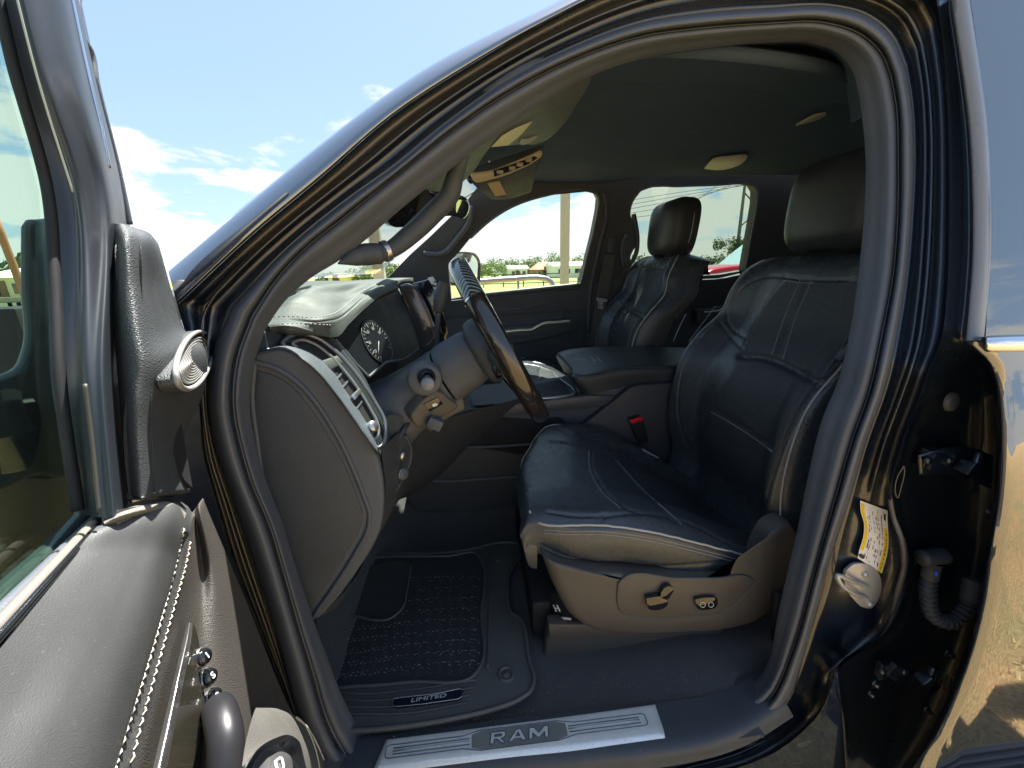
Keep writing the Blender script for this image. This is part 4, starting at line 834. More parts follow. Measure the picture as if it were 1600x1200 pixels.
# inboard outline of the backrest, read as (x, z) profile going up
prof = [P2(1052, 700, 1.2), P2(1047, 650, 1.2), P2(1053, 600, 1.2), P2(1068, 555, 1.2), P2(1094, 520, 1.2), P2(1128, 487, 1.19), P2(1146, 450, 1.175), P2(1170, 420, 1.16), P2(1196, 406, 1.13), P2(1225, 401, 1.09)]
def make_seat(dyo, driver):
    off = V((0.0, dyo, 0.0 if driver else .035)); rows = []
    n = len(prof)
    for k, q in enumerate(prof):
        hw = q.y-YC; x, z = q.x, q.z; low = k < 5
        bol = .030 if low else (.014 if k < 7 else .004); lean = .0
        xs = [(hw+.012, .13), (hw+.022, .07), (hw+.012, .018), (hw, .0), (hw-.022, -.010-bol*.25), (hw*.80, -.004), (hw*.66, bol*.75), (hw*.56, bol+.006), (hw*.3, bol+.002), (0, bol+.001),
              (-hw*.3, bol+.002), (-hw*.56, bol+.006), (-hw*.66, bol*.75), (-hw*.80, -.004), (-hw+.022, -.010-bol*.25), (-hw, .0), (-hw-.012, .018), (-hw-.022, .07), (-hw-.012, .13)]
        rows.append([V((x+dx_, YC+w_, z-.45*max(0, dx_-.02)*(k/n)**3)) for w_, dx_ in xs])
    # top closes over to the back
    t = prof[-1]; R9 = rows[-1]
    rows.append([V((t.x+.03+max(0, q.x-t.x)*.75, YC+(q.y-YC)*.92, min(q.z, t.z)+.002-.03*abs((q.y-YC)/.17)**3)) for q in R9])
    rows.append([V((t.x+.09+max(0, q.x-t.x)*.3, YC+(q.y-YC)*.9, t.z-.015-.035*abs((q.y-YC)/.17)**3)) for q in R9])
    rows.append([V((t.x+.135, YC+(q.y-YC)*.95, t.z-.09)) for q in R9])
    b0 = rows[0]; rows.insert(0, [q+V((-.02, 0, -.10)) for q in b0])
    G = grid(rows, 200, 240)
    gl = [[(1228, 428), (1200, 470), (1172, 520), (1150, 570), (1112, 640), (1075, 705)],
          [(1262, 440), (1240, 490), (1218, 545), (1212, 562)],
          [(1345, 438), (1260, 437), (1190, 434), (1165, 445), (1142, 480), (1135, 495), (1145, 515), (1170, 530)],
          [(1124, 503), (1140, 525), (1160, 545)],
          [(1158, 556), (1185, 556), (1215, 565), (1245, 580), (1280, 598)],
          [(1112, 638), (1150, 660), (1180, 680), (1215, 700)],
          [(1350, 560), (1300, 585), (1260, 625), (1235, 670), (1215, 720), (1195, 790)],
          [(1112, 510), (1080, 545), (1062, 600), (1062, 660), (1078, 705)]]
    G = groove(G, gl, .0024, .0038); G = groove(G, [gl[4]], .010, .007)
    G = wrinkle(G, .0004, 16)
    sp = TRIMB
    G0 = G.copy(); G = G+np.array(off)
    # shield and riser first: the seat's own body
    SY = .675
    sh = [(846, 868), (862, 876), (900, 884), (960, 890), (1050, 894), (1120, 894), (1172, 892), (1190, 850), (1205, 826), (1235, 815), (1250, 835), (1246, 890), (1225, 935), (1190, 965), (1140, 980), (1060, 986), (970, 986), (915, 978), (890, 962), (868, 925)]
    shp = [P(x, y, Y=SY)+off for x, y in closed(sh, 100)]
    me_rows = []
    c = sum((np.array(tuple(q)) for q in shp))/len(shp)
    ringp = np.array([tuple(q) for q in shp]); rws = []
    for f, yy in ((1.0, .035), (1.0, .02), (.985, .004), (.96, -.006), (.90, -.012), (.6, -.014), (.0, -.014)):
        a = c+(ringp-c)*f; a[:, 1] = SY+off.y+yy; rws.append(a)
    seat = link('front_seat', gmesh('s', np.array(rws), cu=True), TRIMB, TRUCK)
    if driver:
        pan = [(966, 912), (972, 905), (1060, 903), (1120, 903), (1172, 903), (1178, 908), (1165, 928), (1148, 945), (1128, 956), (1100, 960), (985, 961), (972, 957), (967, 948)]
        Yp = SY-.016
        tube('switch_panel_rim', [P(x, y, Y=Yp) for x, y in closed(pan, 60)], .0018, TRIMD, seat, 6, 160, closed=True)
        prism('switch_panel', [P(x, y, Y=Yp-.001) for x, y in closed(pan, 60)], .004, TRIMB, seat, bev=.001)
        prism('seat_adjust_switch', [P(x, y, Y=Yp-.014) for x, y in closed([(1010, 935), (1040, 935), (1045, 944), (1040, 950), (1012, 951)], 16)], .013, GLOSSB, seat, bev=.0025)
        prism('recline_switch', [P(x, y, Y=Yp-.014) for x, y in closed([(1037, 920), (1046, 916), (1053, 920), (1050, 930), (1043, 938), (1033, 936), (1032, 930)], 16)], .013, GLOSSB, seat, bev=.0025)
        lum = prism('lumbar_switch', [P(x, y, Y=Yp-.010) for x, y in closed([(1086, 937), (1105, 934), (1122, 936), (1119, 950), (1108, 953), (1090, 952)], 16)], .009, GLOSSB, seat, bev=.002)
        for q in (1098, 1111): tube('switch_symbol', [P(q+4*math.cos(a), 945+4*math.sin(a), Y=Yp-.0105) for a in np.linspace(0, 6.28, 10, endpoint=False)], .0005, WHITE, seat, 5, 24, closed=True)
    ry = SY+.04
    ris = [(856, 984), (1130, 984), (1128, 1022), (1080, 1030), (1020, 1042), (960, 1058), (945, 1056), (915, 1040), (900, 1036), (872, 1036), (858, 1045), (846, 1062), (850, 1030)]
    prism('seat_riser', [P(x, y, Y=ry)+off for x, y in ris], .03, TRIMB, seat, bev=.006, seg=3)
    prism('riser_ledge', [P(x, y, Y=ry-.012)+off for x, y in ((857, 976), (1132, 976), (1128, 992), (1000, 995), (858, 1002))], .03, TRIMB, seat, bev=.005)
    box('seat_track', V((.36, YC, .86))+off, (.26, .2, .05), DARK, seat)
    bk = link('backrest', gmesh('b', G), LEA, seat)
    region(bk, G0, [(1212, 566), (1245, 582), (1280, 600), (1240, 665), (1215, 720), (1195, 790), (1075, 705), (1112, 640), (1150, 570), (1160, 556)], LEAP)
    region(bk, G0, [(1228, 440), (1262, 442), (1345, 442), (1345, 560), (1300, 585), (1280, 596), (1212, 562), (1158, 554), (1172, 520), (1200, 470)], LEAP)
    cen = surf('backrest_back', [[V((q[0]+.001, q[1], q[2])) for q in (G0[j, 0]+np.array(off), (G0[j, 0]+G0[j, -1])/2+np.array((.035, 0, 0))+np.array(off), G0[j, -1]+np.array(off))] for j in range(4, 236, 22)], LEA, seat, 12, 30)
    # piping along both outlines
    for s in (1, -1):
        pts = [V((q.x-.002, YC+s*(q.y-YC+.002), q.z))+off for q in prof[:-1]]
        tube('piping', pts, .0022, PIPE, seat, 8, 90)
    # stitches
    if driver:
        bke = bk
        sl = [([(1345, 432), (1260, 431), (1190, 428), (1160, 440), (1137, 478)]), ([(1345, 443), (1260, 442), (1192, 440), (1170, 450), (1149, 482), (1144, 495), (1152, 510), (1172, 524)]),
              ([(1250, 438), (1228, 490), (1206, 555)]), ([(1268, 440), (1246, 490), (1222, 565)]), ([(1110, 643), (1150, 666), (1180, 686), (1208, 706)]), ([(1345, 570), (1305, 592), (1266, 630), (1242, 674), (1222, 722), (1205, 790)]), ([(1116, 512), (1087, 545), (1070, 600), (1070, 660), (1084, 700)])]
        for l in sl: stitch('stitching', G0, l, THRG, bk, .0034, .0016, .0009)
    # headrest: a rounded shell
    hc = V((.885, YC, 1.785+(0 if driver else -.005)))+off; R = Matrix.Rotation(R_(5), 3, 'Y'); hg = []
    for v in np.linspace(-math.pi/2, math.pi/2, 40):
        r_ = []
        for u in np.linspace(0, 2*math.pi, 64, endpoint=False):
            e = lambda t, p: math.copysign(abs(t)**p, t)
            rear = math.cos(u) > 0; cx = e(math.cos(v), .25 if rear else .5)*e(math.cos(u), .3 if rear else .62)*(.058 if rear else .074); cy = e(math.cos(v), .45)*e(math.sin(u), .5)*.14; cz = e(math.sin(v), .48)*(1 if driver else 1.06)*(.118-.012*(math.cos(u) < 0)*abs(math.cos(u)))
            cx += .25*(cy/.14)**2*.05; cy *= 1-.10*max(0, -cz/.118)
            r_.append(tuple(hc+R@V((cx, cy, cz))))
        hg.append(r_)
    hd = link('headrest', gmesh('h', np.array(hg), cu=True), mat('headrest_leather', (.03, .032, .036), .33, bump=.25, bscale=520, btype='voronoi') if driver else bpy.data.materials['headrest_leather'], seat)
    ring_ = []
    for v in np.linspace(0, 2*math.pi, 60, endpoint=False):
        e = lambda t, p: math.copysign(abs(t)**p, t); cy = -.1395*abs(1)**1; 
        ring_.append(hc+R@V((.02+.003, .1415*e(math.cos(v), .5)*(1-.10*max(0, -math.sin(v))), .119*e(math.sin(v), .7))))
    tube('headrest_piping', ring_, .0016, THRG, hd, 6, 160, closed=True)
    for s in (-1, 1): tube('headrest_post', [V((.905, YC+s*.06, 1.70))+off, V((.885, YC+s*.06, 1.62))+off], .006, CHR, seat, 10, 6)
    if not driver:
        for l in (((1118, 478), (1100, 502), (1085, 522), (1076, 534)), ((1072, 490), (1063, 508), (1056, 524), (1052, 534))): tube('side_seam', [P(x, y, Y=YC+dyo-.285) for x, y in l], .0018, THRG, seat, 6, 30)
    # cushion
    def C(px, py, y): return P(px, py, Y=y)
    edge_in = [C(858, 667, 1.19), C(900, 664, 1.205), C(945, 674, 1.21), C(1000, 702, 1.21), C(1060, 735, 1.2)]
    edge_out = [C(834, 812, .71), C(900, 822, .69), C(985, 826, .685), (C(1080, 845, .685)), C(1180, 872, .69)]
    rws = []
    for k, (a, b) in enumerate(zip(edge_in, edge_out)):
        t = k/4; zz = (a.z+b.z)/2
        dip = [.010, .020, .012, -.004, -.02][k]; bo = [.016, .022, .026, .026, .02][k]
        fx = [-.02, .0, 0, 0, 0][k]
        L = [a+V((0, .004, -.075)), a+V((0, .012, -.04)), a+V((0, .006, -.012)), a, a.lerp(b, .06)+V((0, 0, bo*.8)), a.lerp(b, .17)+V((fx*.6, 0, bo)), a.lerp(b, .26)+V((fx*.9, 0, dip+.002)), a.lerp(b, .38)+V((fx*1.5, 0, dip)), a.lerp(b, .5)+V((fx*1.7, 0, dip)), a.lerp(b, .62)+V((fx*1.5, 0, dip)),
             a.lerp(b, .74)+V((fx*.9, 0, dip+.002)), a.lerp(b, .83)+V((fx*.6, 0, bo)), a.lerp(b, .94)+V((0, 0, bo*.8)), b, b+V((0, -.006, -.012)), b+V((0, -.010, -.035)), b+V((0, -.004, -.075)), b+V((0, .004, -.085))]
        rws.append(L)
    f0 = rws[0]; n0 = len(f0)
    m1 = [V((q.x-.022*(1-abs((i-(n0-1)/2)/((n0-1)/2))**4)-.004, q.y, q.z-.018)) for i, q in enumerate(f0)]
    m2 = [V((q.x-.03*(1-abs((i-(n0-1)/2)/((n0-1)/2))**4), q.y, q.z-.034)) for i, q in enumerate(f0)]
    m3 = [V((q.x+.005, q.y, q.z-.04)) for i, q in enumerate(f0)]
    back_ = [q+V((.10, 0, -.01)) for q in rws[-1]]
    CG = grid([m3, m2, m1]+rws+[back_], 220, 200)
    cgl = [[(924, 700), (926, 730), (945, 765), (975, 792), (1000, 802)], [(860, 690), (900, 695), (960, 715), (1040, 745)], [(868, 668), (900, 680), (950, 692), (1010, 715), (1060, 730)],
           [(960, 720), (1000, 765), (1040, 800), (1062, 820)], [(928, 818), (935, 808), (948, 803)], [(934, 821), (941, 811), (954, 806)], [(856, 800), (900, 806), (945, 806), (1000, 802), (1060, 812), (1150, 855)],
           [(846, 852), (880, 868), (940, 880), (1010, 885), (1090, 882), (1170, 872)]]
    CG = groove(CG, cgl, .0024, .0038)
    px_, py_, dz_ = pjn(CG); mk = np.exp(-((px_-860)/60)**2)*.9+.25
    CG = wrinkle(CG, .0010, 30, mk); CG = wrinkle(CG, .00018, 120, mk)
    CG0 = CG.copy(); CG = CG+np.array(off)
    cu_ = link('cushion', gmesh('c', CG), LEA, seat)
    region(cu_, CG0, [(924, 700), (926, 730), (945, 765), (975, 792), (1000, 802), (1060, 812), (1150, 855), (1190, 830), (1060, 735), (1000, 722)], LEAP)
    pipeline = [(868, 664), (845, 668), (826, 680), (817, 702), (816, 740), (821, 778), (828, 800), (836, 814), (850, 819), (900, 821), (940, 821), (985, 826), (1030, 834), (1080, 846), (1130, 859), (1175, 871)]
    pts = gpath(CG0, pipeline[6:], 150, .001); pts2 = gpath(CG0, pipeline[:7], 60, .001)
    ptA = [p+off for p in pts2]+[p+off for p in pts[4:]]
    pin = [p+off for p in gpath(CG0, [(868, 664), (900, 664), (945, 674), (1000, 702), (1030, 716)], 60, .001)]
    tube('cushion_piping', ptA, .0024, PIPE, cu_, 8, 300); tube('cushion_piping', pin, .0022, PIPE, cu_, 8, 80)
    if driver:
        for dy_ in (9, 14): stitch('stitching', CG0, [(x, y+dy_) for x, y in pipeline[8:]], THR, cu_, .0034, .0016, .0007, off=.0012)
        for l in ([(920, 702), (921, 730), (940, 768), (970, 795)], [(964, 720), (1004, 765), (1044, 800), (1066, 820)]): stitch('stitching', CG0, l, THRG, cu_, .0032, .0015, .0008)
    return seat
seatD = make_seat(0, True); seatD['label'] = 'near driver seat with cream piping and seat switches'
seatP = make_seat(.87, False)
# recliner cover, belt anchor by the driver seat
surf('recliner_cover', [[P(1205, 824, Y=.69), P(1235, 812, Y=.72), P(1255, 815, Y=.78)], [P(1192, 860, Y=.672), P(1230, 850, Y=.68), P(1258, 850, Y=.74)], [P(1185, 905, Y=.672), P(1225, 905, Y=.68), P(1250, 900, Y=.74)], [P(1150, 975, Y=.68), P(1200, 950, Y=.69), P(1230, 930, Y=.75)]], TRIMB, seatD, 20, 20)
tube('belt_anchor', [SD(1215, 925, .14), SD(1212, 955, .13), SD(1208, 1000, .14)], [.012, .008, .004], DARK, seatD, 10, 20)
# near belt guide on the pillar
nb = prism('seat_belt', [SD(x, y, .15) for x, y in ((1352, 500), (1336, 512), (1315, 545), (1285, 590), (1290, 596), (1320, 560), (1345, 535), (1356, 520))], .002, mat('near_webbing', (.06, .07, .075), .8), TRUCK)
tube('belt_guide', [SD(1352, 520, .13), SD(1322, 548, .13), SD(1310, 562, .135)], .007, TRIMD, nb, 10, 20)

# ------------------------------------------------------------------ centre console
YS = 1.235
cs = [(735, 640), (760, 636), (840, 628), (905, 621), (930, 612), (990, 600), (1070, 594), (1120, 590), (1120, 800), (650, 800), (632, 775), (640, 740), (660, 690), (690, 655)]
cons = prism('centre_console', [P(x, y, Y=YS) for x, y in cs], .28, TRIMD, TRUCK, bev=.008, seg=3)
# ledge line and side map pocket
prism('console_ledge', [P(x, y, Y=YS-.012) for x, y in ((738, 640), (840, 628), (905, 620), (925, 618), (962, 619), (948, 634), (905, 639), (840, 644), (745, 655))], .02, mat('ledge_plastic', (.075, .075, .085), .4), cons, bev=.004)
prism('side_pocket', [P(x, y, Y=YS-.003) for x, y in closed([(692, 690), (700, 672), (712, 664), (840, 655), (880, 655), (880, 690), (720, 698), (700, 698)], 60)], .004, DARK, cons)
tube('pocket_lip', [P(x, y, Y=YS-.008) for x, y in ((688, 692), (700, 699), (722, 699), (880, 690), (960, 684))], .005, TRIM, cons, 8, 60)
tube('side_crease', [P(x, y, Y=YS-.002) for x, y in ((640, 742), (660, 748), (760, 748), (850, 740))], .006, TRIM, cons, 8, 60)
prism('rear_side_panel', [P(x, y, Y=YS-.03) for x, y in ((905, 668), (930, 650), (985, 606), (1000, 602), (1075, 597), (1130, 597), (1130, 760), (930, 760))], .03, mat('side_panel_plastic', (.045, .045, .052), .5, bump=.2, bscale=900), cons, bev=.006)
# storage bin in front of the armrest
prism('console_bin', [P(x, y, Z=P(880, 622, Y=YS).z+.004) for x, y in ((824, 604), (876, 592), (892, 616), (838, 624))], .004, DARK, cons)
tube('bin_rim', [P(x, y, Z=P(880, 622, Y=YS).z+.007) for x, y in ((824, 603), (832, 622), (892, 617), (874, 590))], .004, mat('bin_rim_satin', (.4, .44, .46), .3, metal=.6), cons, 8, 40)
zc = P(880, 622, Y=YS).z
surf('console_top', [[P(740, 634, Y=YS), P(840, 626, Y=YS), P(900, 619, Y=YS)], [P(735, 618, Z=zc), P(830, 608, Z=zc), P(885, 600, Z=zc)], [P(735, 606, Z=zc), P(820, 596, Z=zc), P(875, 590, Z=zc)]], TRIMD, cons, 12, 12)
# armrest lid
AL = [[P(1100, 600, Y=1.23), P(980, 602, Y=1.23), P(925, 617, Y=1.23), P(908, 612, Y=1.26)],
      [P(1100, 578, Y=1.225), P(980, 580, Y=1.225), P(905, 592, Y=1.23), P(893, 590, Y=1.27)],
      [P(1100, 566, Y=1.26), P(980, 570, Y=1.25), P(910, 582, Y=1.25), P(893, 578, Y=1.30)],
      [P(1100, 552, Y=1.40), P(980, 552, Y=1.40), P(900, 560, Y=1.40), P(882, 562, Y=1.40)],
      [P(1100, 544, Y=1.52), P(980, 541, Y=1.52), P(905, 544, Y=1.52), P(871, 552, Y=1.52)],
      [P(1100, 552, Y=1.57), P(980, 552, Y=1.57), P(905, 556, Y=1.57), P(874, 562, Y=1.57)]]
AL = [r+[r[-1]+V((.012, 0, -.035)), r[-1]+V((.03, 0, -.075))] for r in AL]
ALG = grid(AL, 80, 70); ALG = groove(ALG, [[(893, 585), (910, 588), (980, 576), (1060, 574)]], .003, .004)
lid = surf('armrest_lid', None, mat('lid_leather', (.035, .042, .046), .36, bump=.25, bscale=520, btype='voronoi'), cons, G=ALG)
for k in range(6):
    x0 = 905+k*5; tube('embossed_bar', gpath(ALG, [(x0, 546+k*.2), (x0+14, 566)], 16, .0005), .0012, THRG if k in (2, 4) else TRIMD, lid, 5, 16)
tube('embossed_bar', gpath(ALG, [(900, 562), (938, 563)], 16, .0005), .001, THRG, lid, 5, 16)
# buckle
bpn = Plane(P(985, 655, Y=1.18), P(1005, 652, Y=1.18), P(1010, 690, Y=1.19))
bu = prism('belt_buckle', [bpn.at(x, y) for x, y in ((984, 656), (1003, 652), (1008, 665), (1014, 690), (1000, 695), (992, 680))], .022, DARK, TRUCK, bev=.003)
prism('release_button', [bpn.at(x, y, .0015) for x, y in ((984, 657), (1003, 652), (1005, 657), (986, 663))], .01, RED, bu, bev=.001)

# ------------------------------------------------------------------ pedals and the mats
pdl = box('brake_pedal', (-.42, 1.02, 1.02), (.012, .05, .035), RUBM, TRUCK, Matrix.Rotation(-.5, 3, 'Y'))
MZ = .832
MT = empty('floor_mat', (0, 0, 0), 'black driver floor mat with ribbed carpet centre and raised rubber border', 'floor mat')
mo = [(440, 880), (560, 872), (640, 868), (730, 860), (790, 848), (812, 852), (815, 866), (803, 884), (795, 900), (793, 930), (797, 955), (815, 970), (822, 1000), (826, 1030), (834, 1060), (830, 1078), (812, 1092), (770, 1108), (700, 1124), (630, 1135), (560, 1141), (530, 1141), (512, 1130), (500, 1100), (480, 1060), (430, 1000)]
Mp = [P(x, y, Z=MZ) for x, y in closed(mo, 140)]
base = prism('mat_border', Mp, .012, RUBM, MT, bev=.004, seg=3)
tube('mat_edge', [q+V((0, 0, .001)) for q in Mp], .0045, RUBM, MT, 8, 300, closed=True)
ci = [(470, 890), (560, 874), (700, 869), (748, 868), (752, 875), (752, 960), (751, 1040), (745, 1050), (640, 1066), (560, 1072), (500, 1071), (480, 1040), (450, 980)]
Cp = [P(x, y, Z=MZ+.003) for x, y in closed(ci, 100)]
ins_ = prism('mat_carpet', Cp, .002, MCAR, MT)
tube('carpet_frame', Cp, .004, RUBM, MT, 8, 200, closed=True)
for yo in (0, 1, 2, 3): tube('rubber_rib', [P(x, y, Z=MZ+.002) for x, y in ((505+yo*4, 1079+yo*12), (570, 1084+yo*12-(yo*1.5)), (640, 1078+yo*12), (745-yo*5, 1062+yo*12))], .0022, RUBM, MT, 6, 60)
tube('rubber_rib', [P(x, y, Z=MZ+.002) for x, y in ((560, 866), (700, 862), (758, 858), (764, 880), (764, 960), (762, 1045))], .003, RUBM, MT, 6, 60)
# light flecks woven in gently waving rows
bm = bmesh.new(); rr = random.Random(2)
for k in range(9):
    for t in np.linspace(0, 1, 74):
        x = 478+t*270; base_y = 908+k*17.5+abs(k-0)*.0; y = base_y+14*math.sin(t*2.6+2.0)*(.4+k*.07)+2.2*(1 if int(t*73) % 2 else -1)
        if x < 500 and y < 940: continue
        if k == 0 and x < 640: continue
        if k < 3 and x < 620 and y < 965: continue
        if rr.random() < .2: continue
        x += rr.uniform(-1.5, 1.5); y += rr.uniform(-1, 1)
        p = P(x, y, Z=MZ+.0046); a = rr.uniform(-.3, .3)+(.7 if int(t*73) % 2 else -.4); u = V((math.cos(a), math.sin(a), 0))*.0017*rr.uniform(.6, 1.3); v_ = V((-u.y, u.x, 0))*.28
        bm.faces.new([bm.verts.new(p+q) for q in (u+v_, -u+v_, -u-v_, u-v_)])
setp(bmobj('light_flecks', bm, mat('fleck_yarn', (.5, .48, .40), .8, var=.3), ins_), kind='stuff')
bm = bmesh.new()                                     # herringbone ribs
for k in range(26):
    for t in range(15):
        x = 500+t*17; y = 900+k*6.5+10*math.sin(t*.2+1)
        if x > 742 or y > 1055 or (x < 640 and y < 965): continue
        p = P(x, y, Z=MZ+.0040); a = .75 if t % 2 else -.55; u = V((math.cos(a), math.sin(a), 0))*.0065; v_ = V((-u.y, u.x, 0))*.11
        bm.faces.new([bm.verts.new(p+q) for q in (u+v_, -u+v_, -u-v_, u-v_)])
setp(bmobj('herringbone_ribs', bm, mat('rib_yarn', (.085, .088, .098), .8), ins_), kind='stuff')
# heel pad with grain
hp = [(570, 884), (640, 882), (634, 920), (624, 950), (612, 962), (585, 963), (545, 958), (552, 930)]
Hp = [P(x, y, Z=MZ+.0065) for x, y in closed(hp, 60)]
he = prism('heel_pad', Hp, .004, mat('heel_rubber', (.04, .04, .04), .5, bump=1, bscale=260), MT)
tube('heel_pad_frame', [P(x, y, Z=MZ+.0085) for x, y in ((566, 880), (550, 925), (541, 958), (560, 964), (612, 965), (627, 952), (636, 920), (642, 884))], .0032, RUBM, MT, 8, 100)
for k in range(6): tube('foot_rest_rib', [P(524+k*5, 956-k*4, Z=MZ+.007), P(540+k*4, 930-k*4, Z=MZ+.007)], .0014, RUBM, MT, 6, 6)
# anchor and badge
lathe('anchor_ring', [(.010, 0), (.0115, .003), (.0165, .004), (.019, .002), (.020, 0)], P(791, 1053, Z=MZ), (0, 0, 1), RUBM, MT, 36)
lathe('anchor_button', [(0, .002), (.008, .0015), (.010, -.0015)], P(791, 1053, Z=MZ), (0, 0, 1), RUBM, MT, 30)
lathe('anchor_ring', [(.008, 0), (.0095, .002), (.013, .002), (.014, 0)], P(778, 872, Z=MZ), (0, 0, 1), RUBM, MT, 30)
bg_ = [(614, 1092), (624, 1090), (680, 1084), (718, 1076), (724, 1078), (722, 1088), (716, 1092), (660, 1100), (618, 1104), (613, 1102)]
bd = prism('mat_badge', [P(x, y, Z=MZ+.006) for x, y in bg_], .005, mat('badge_blue_black', (.006, .01, .025), .3), MT)
tube('badge_border', lin([P(x, y, Z=MZ+.0062) for x, y in bg_+[bg_[0]]], 120), .0008, SILV, MT, 6, 120)
e1 = P(718, 1083, Z=MZ+.0075)-P(620, 1098, Z=MZ+.0075); ctr = (P(718, 1083, Z=MZ+.0065)+P(620, 1098, Z=MZ+.0065))/2
text('badge_lettering', 'LIMITED', ctr, e1, V((-e1.y, e1.x, 0)), .0105, mat('badge_silver', (.6, .62, .66), .35, metal=.3), MT, .0004, .0001, 1.85, .15)
# small tag under the seat edge
tgp = Plane(P(862, 935, Y=.74), P(892, 935, Y=.70), P(866, 972, Y=.74))
tgq = prism('amplifier_badge', [tgp.at(x, y) for x, y in ((856, 925), (895, 930), (905, 972), (860, 972))], .02, GLOSSB, TRUCK, bev=.003)
text('badge_letter', 'H', tgp.at(870, 951, .001), tgp.at(880, 951)-tgp.at(870, 951), V((0, 0, 1)), .022, WHITE, tgq, .0004, .0004, 1.2)
prism('badge_bar', [tgp.at(x, y, .001) for x, y in ((866, 963), (892, 966), (892, 969), (868, 967))], .0008, WHITE, tgq)

# grit tracked in on the carpet, mat and sill
bm = bmesh.new(); rr = random.Random(9)
def speck(p, s):
    vs = [bm.verts.new(p+V((rr.uniform(-1, 1)*s, rr.uniform(-1, 1)*s, k*s*.6))) for k in (0, 0, 0, 1)]
    for f in ((0, 1, 2), (0, 1, 3), (1, 2, 3), (0, 2, 3)): bm.faces.new([vs[i] for i in f])
for k in range(420):
    q = rr.random()
    if q < .45: x, y, z = rr.uniform(560, 850), 0, .808; y = 1140-(x-560)*.075+rr.gauss(0, 9)
    elif q < .75: x, y, z = rr.uniform(845, 1110), rr.uniform(1050, 1095), .812
    elif q < .9: x, y, z = rr.uniform(500, 800), rr.uniform(900, 1120), MZ+.006
    else: x, y, z = rr.uniform(600, 1030), rr.uniform(1110, 1180), SZ+.006
    speck(P(x, y, Z=z), rr.uniform(.0005, .0016))
g_ = bmobj('grit', bm, mat('grit_tan', (.4, .33, .24), .9, var=.4), None); setp(g_, kind='stuff')
# ------------------------------------------------------------------ open driver door
def dr(l, n): return [DR(x, y, n) for x, y in l]
cols = [
 [(152, 822), (190, 806), (235, 797), (270, 797), (288, 818), (297, 828), (304, 812), (311, 797), (320, 786)],
 [(110, 872), (160, 862), (215, 862), (252, 866), (277, 880), (289, 889), (312, 884), (332, 880), (357, 874)],
 [(50, 948), (110, 948), (175, 955), (222, 962), (253, 966), (268, 966), (308, 958), (345, 950), (387, 945)],
 [(0, 1012), (60, 1030), (130, 1045), (190, 1050), (229, 1048), (246, 1048), (300, 1042), (360, 1034), (417, 1022)],
 [(-85, 1118), (0, 1130), (80, 1140), (155, 1140), (201, 1134), (222, 1133), (290, 1122), (375, 1115), (452, 1105)],
 [(-230, 1290), (-100, 1290), (20, 1290), (110, 1280), (160, 1262), (190, 1255), (270, 1240), (390, 1215), (500, 1195)]]
nn_ = [0, .008, .018, .024, .022, .016, .004, .012, .012]
rows = [[DR(x, y, n+(.012*(k/5) if j > 6 else 0)) for j, ((x, y), n) in enumerate(zip(r, nn_))] for k, r in enumerate(cols)]
lipr = [DR(x, y, n) for (x, y), n in zip([(160, 818), (188, 792), (232, 780), (268, 778), (292, 790), (300, 800), (305, 795), (311, 788), (320, 782)], [-.02, -.015, -.01, -.008, -.004, -.002, -.004, 0, 0])]
fullG = grid([lipr]+rows, 150, 150)
DGV = fullG
stl1 = [(286, 826), (277, 866), (264, 918), (245, 985), (222, 1060), (196, 1140), (176, 1205)]
stl2 = [(296, 846), (289, 882), (277, 925), (260, 985), (240, 1055), (216, 1140), (200, 1205)]
midl = [(291, 838), (283, 875), (270, 925), (252, 985), (230, 1060), (206, 1140), (188, 1205)]
fullG = groove(fullG, [midl], .0018, .003)
k1 = int(150*5.15/8)                           # leather pad ends just under the stitched seam
door = surf('driver_door', None, DOORP, TRUCK, G=fullG[:, k1-1:])
door['label'] = 'open driver door with pale stitched pad, tweeter and window'
pad_ = surf('stitched_pad', None, LEAS, door, G=fullG[:, :k1])
for l, t_ in ((stl1, .9), (stl2, -.9)): stitch('stitching', fullG, l, THR, door, .0050, .0010, .00062, off=.0009, tilt=t_*.6)
lipG = grid([[DR(160, 812, .002), DR(190, 797, .009), DR(232, 786, .014), (DR(266, 784, .015)), DR(292, 803, .014)], [DR(163, 818, .005), DR(193, 804, .014), DR(235, 794, .020), (DR(268, 793, .021)), DR(290, 811, .019)], [DR(166, 824, .004), DR(196, 811, .012), DR(238, 802, .018), (DR(268, 802, .02)), DR(284, 820, .022)]], 50, 12)
surf('pad_roll', None, mat('pale_roll_leather', (.2, .185, .16), .6, bump=.3, bscale=900, btype='voronoi'), pad_, G=wrinkle(lipG, .0003, 60), thick=.006)
# outer shell, far side of the door
shell = [[DR(x, y, -.10)+DS*.0 for x, y in ((330, 560), (322, 700), (322, 790), (380, 930), (440, 1095), (500, 1230))]]
ds = lambda s, z, n: DW(s, z, n)
so_ = [[ds(.06, 1.5, -.03), ds(.06, 1.2, -.03), ds(.06, .8, -.03), ds(.08, .7, -.03)], [ds(.05, 1.5, -.10), ds(.05, 1.2, -.11), ds(.05, .8, -.11), ds(.07, .7, -.1)], [ds(.4, 1.5, -.12), ds(.4, 1.2, -.14), ds(.4, .8, -.14), ds(.4, .7, -.12)], [ds(1.1, 1.5, -.12), ds(1.1, 1.2, -.14), ds(1.1, .8, -.14), ds(1.1, .7, -.12)]]
surf('outer_skin', so_, SKIN, door, 16, 24)
surf('lower_lining', [[DR(320, 786, .012), DR(387, 945, .014), DR(452, 1105, .02), DR(500, 1195, .024)], [DR(322, 784, -.03), DR(389, 943, -.03), DR(454, 1103, -.03), DR(502, 1193, -.03)]], JAMB, door, 20, 6)
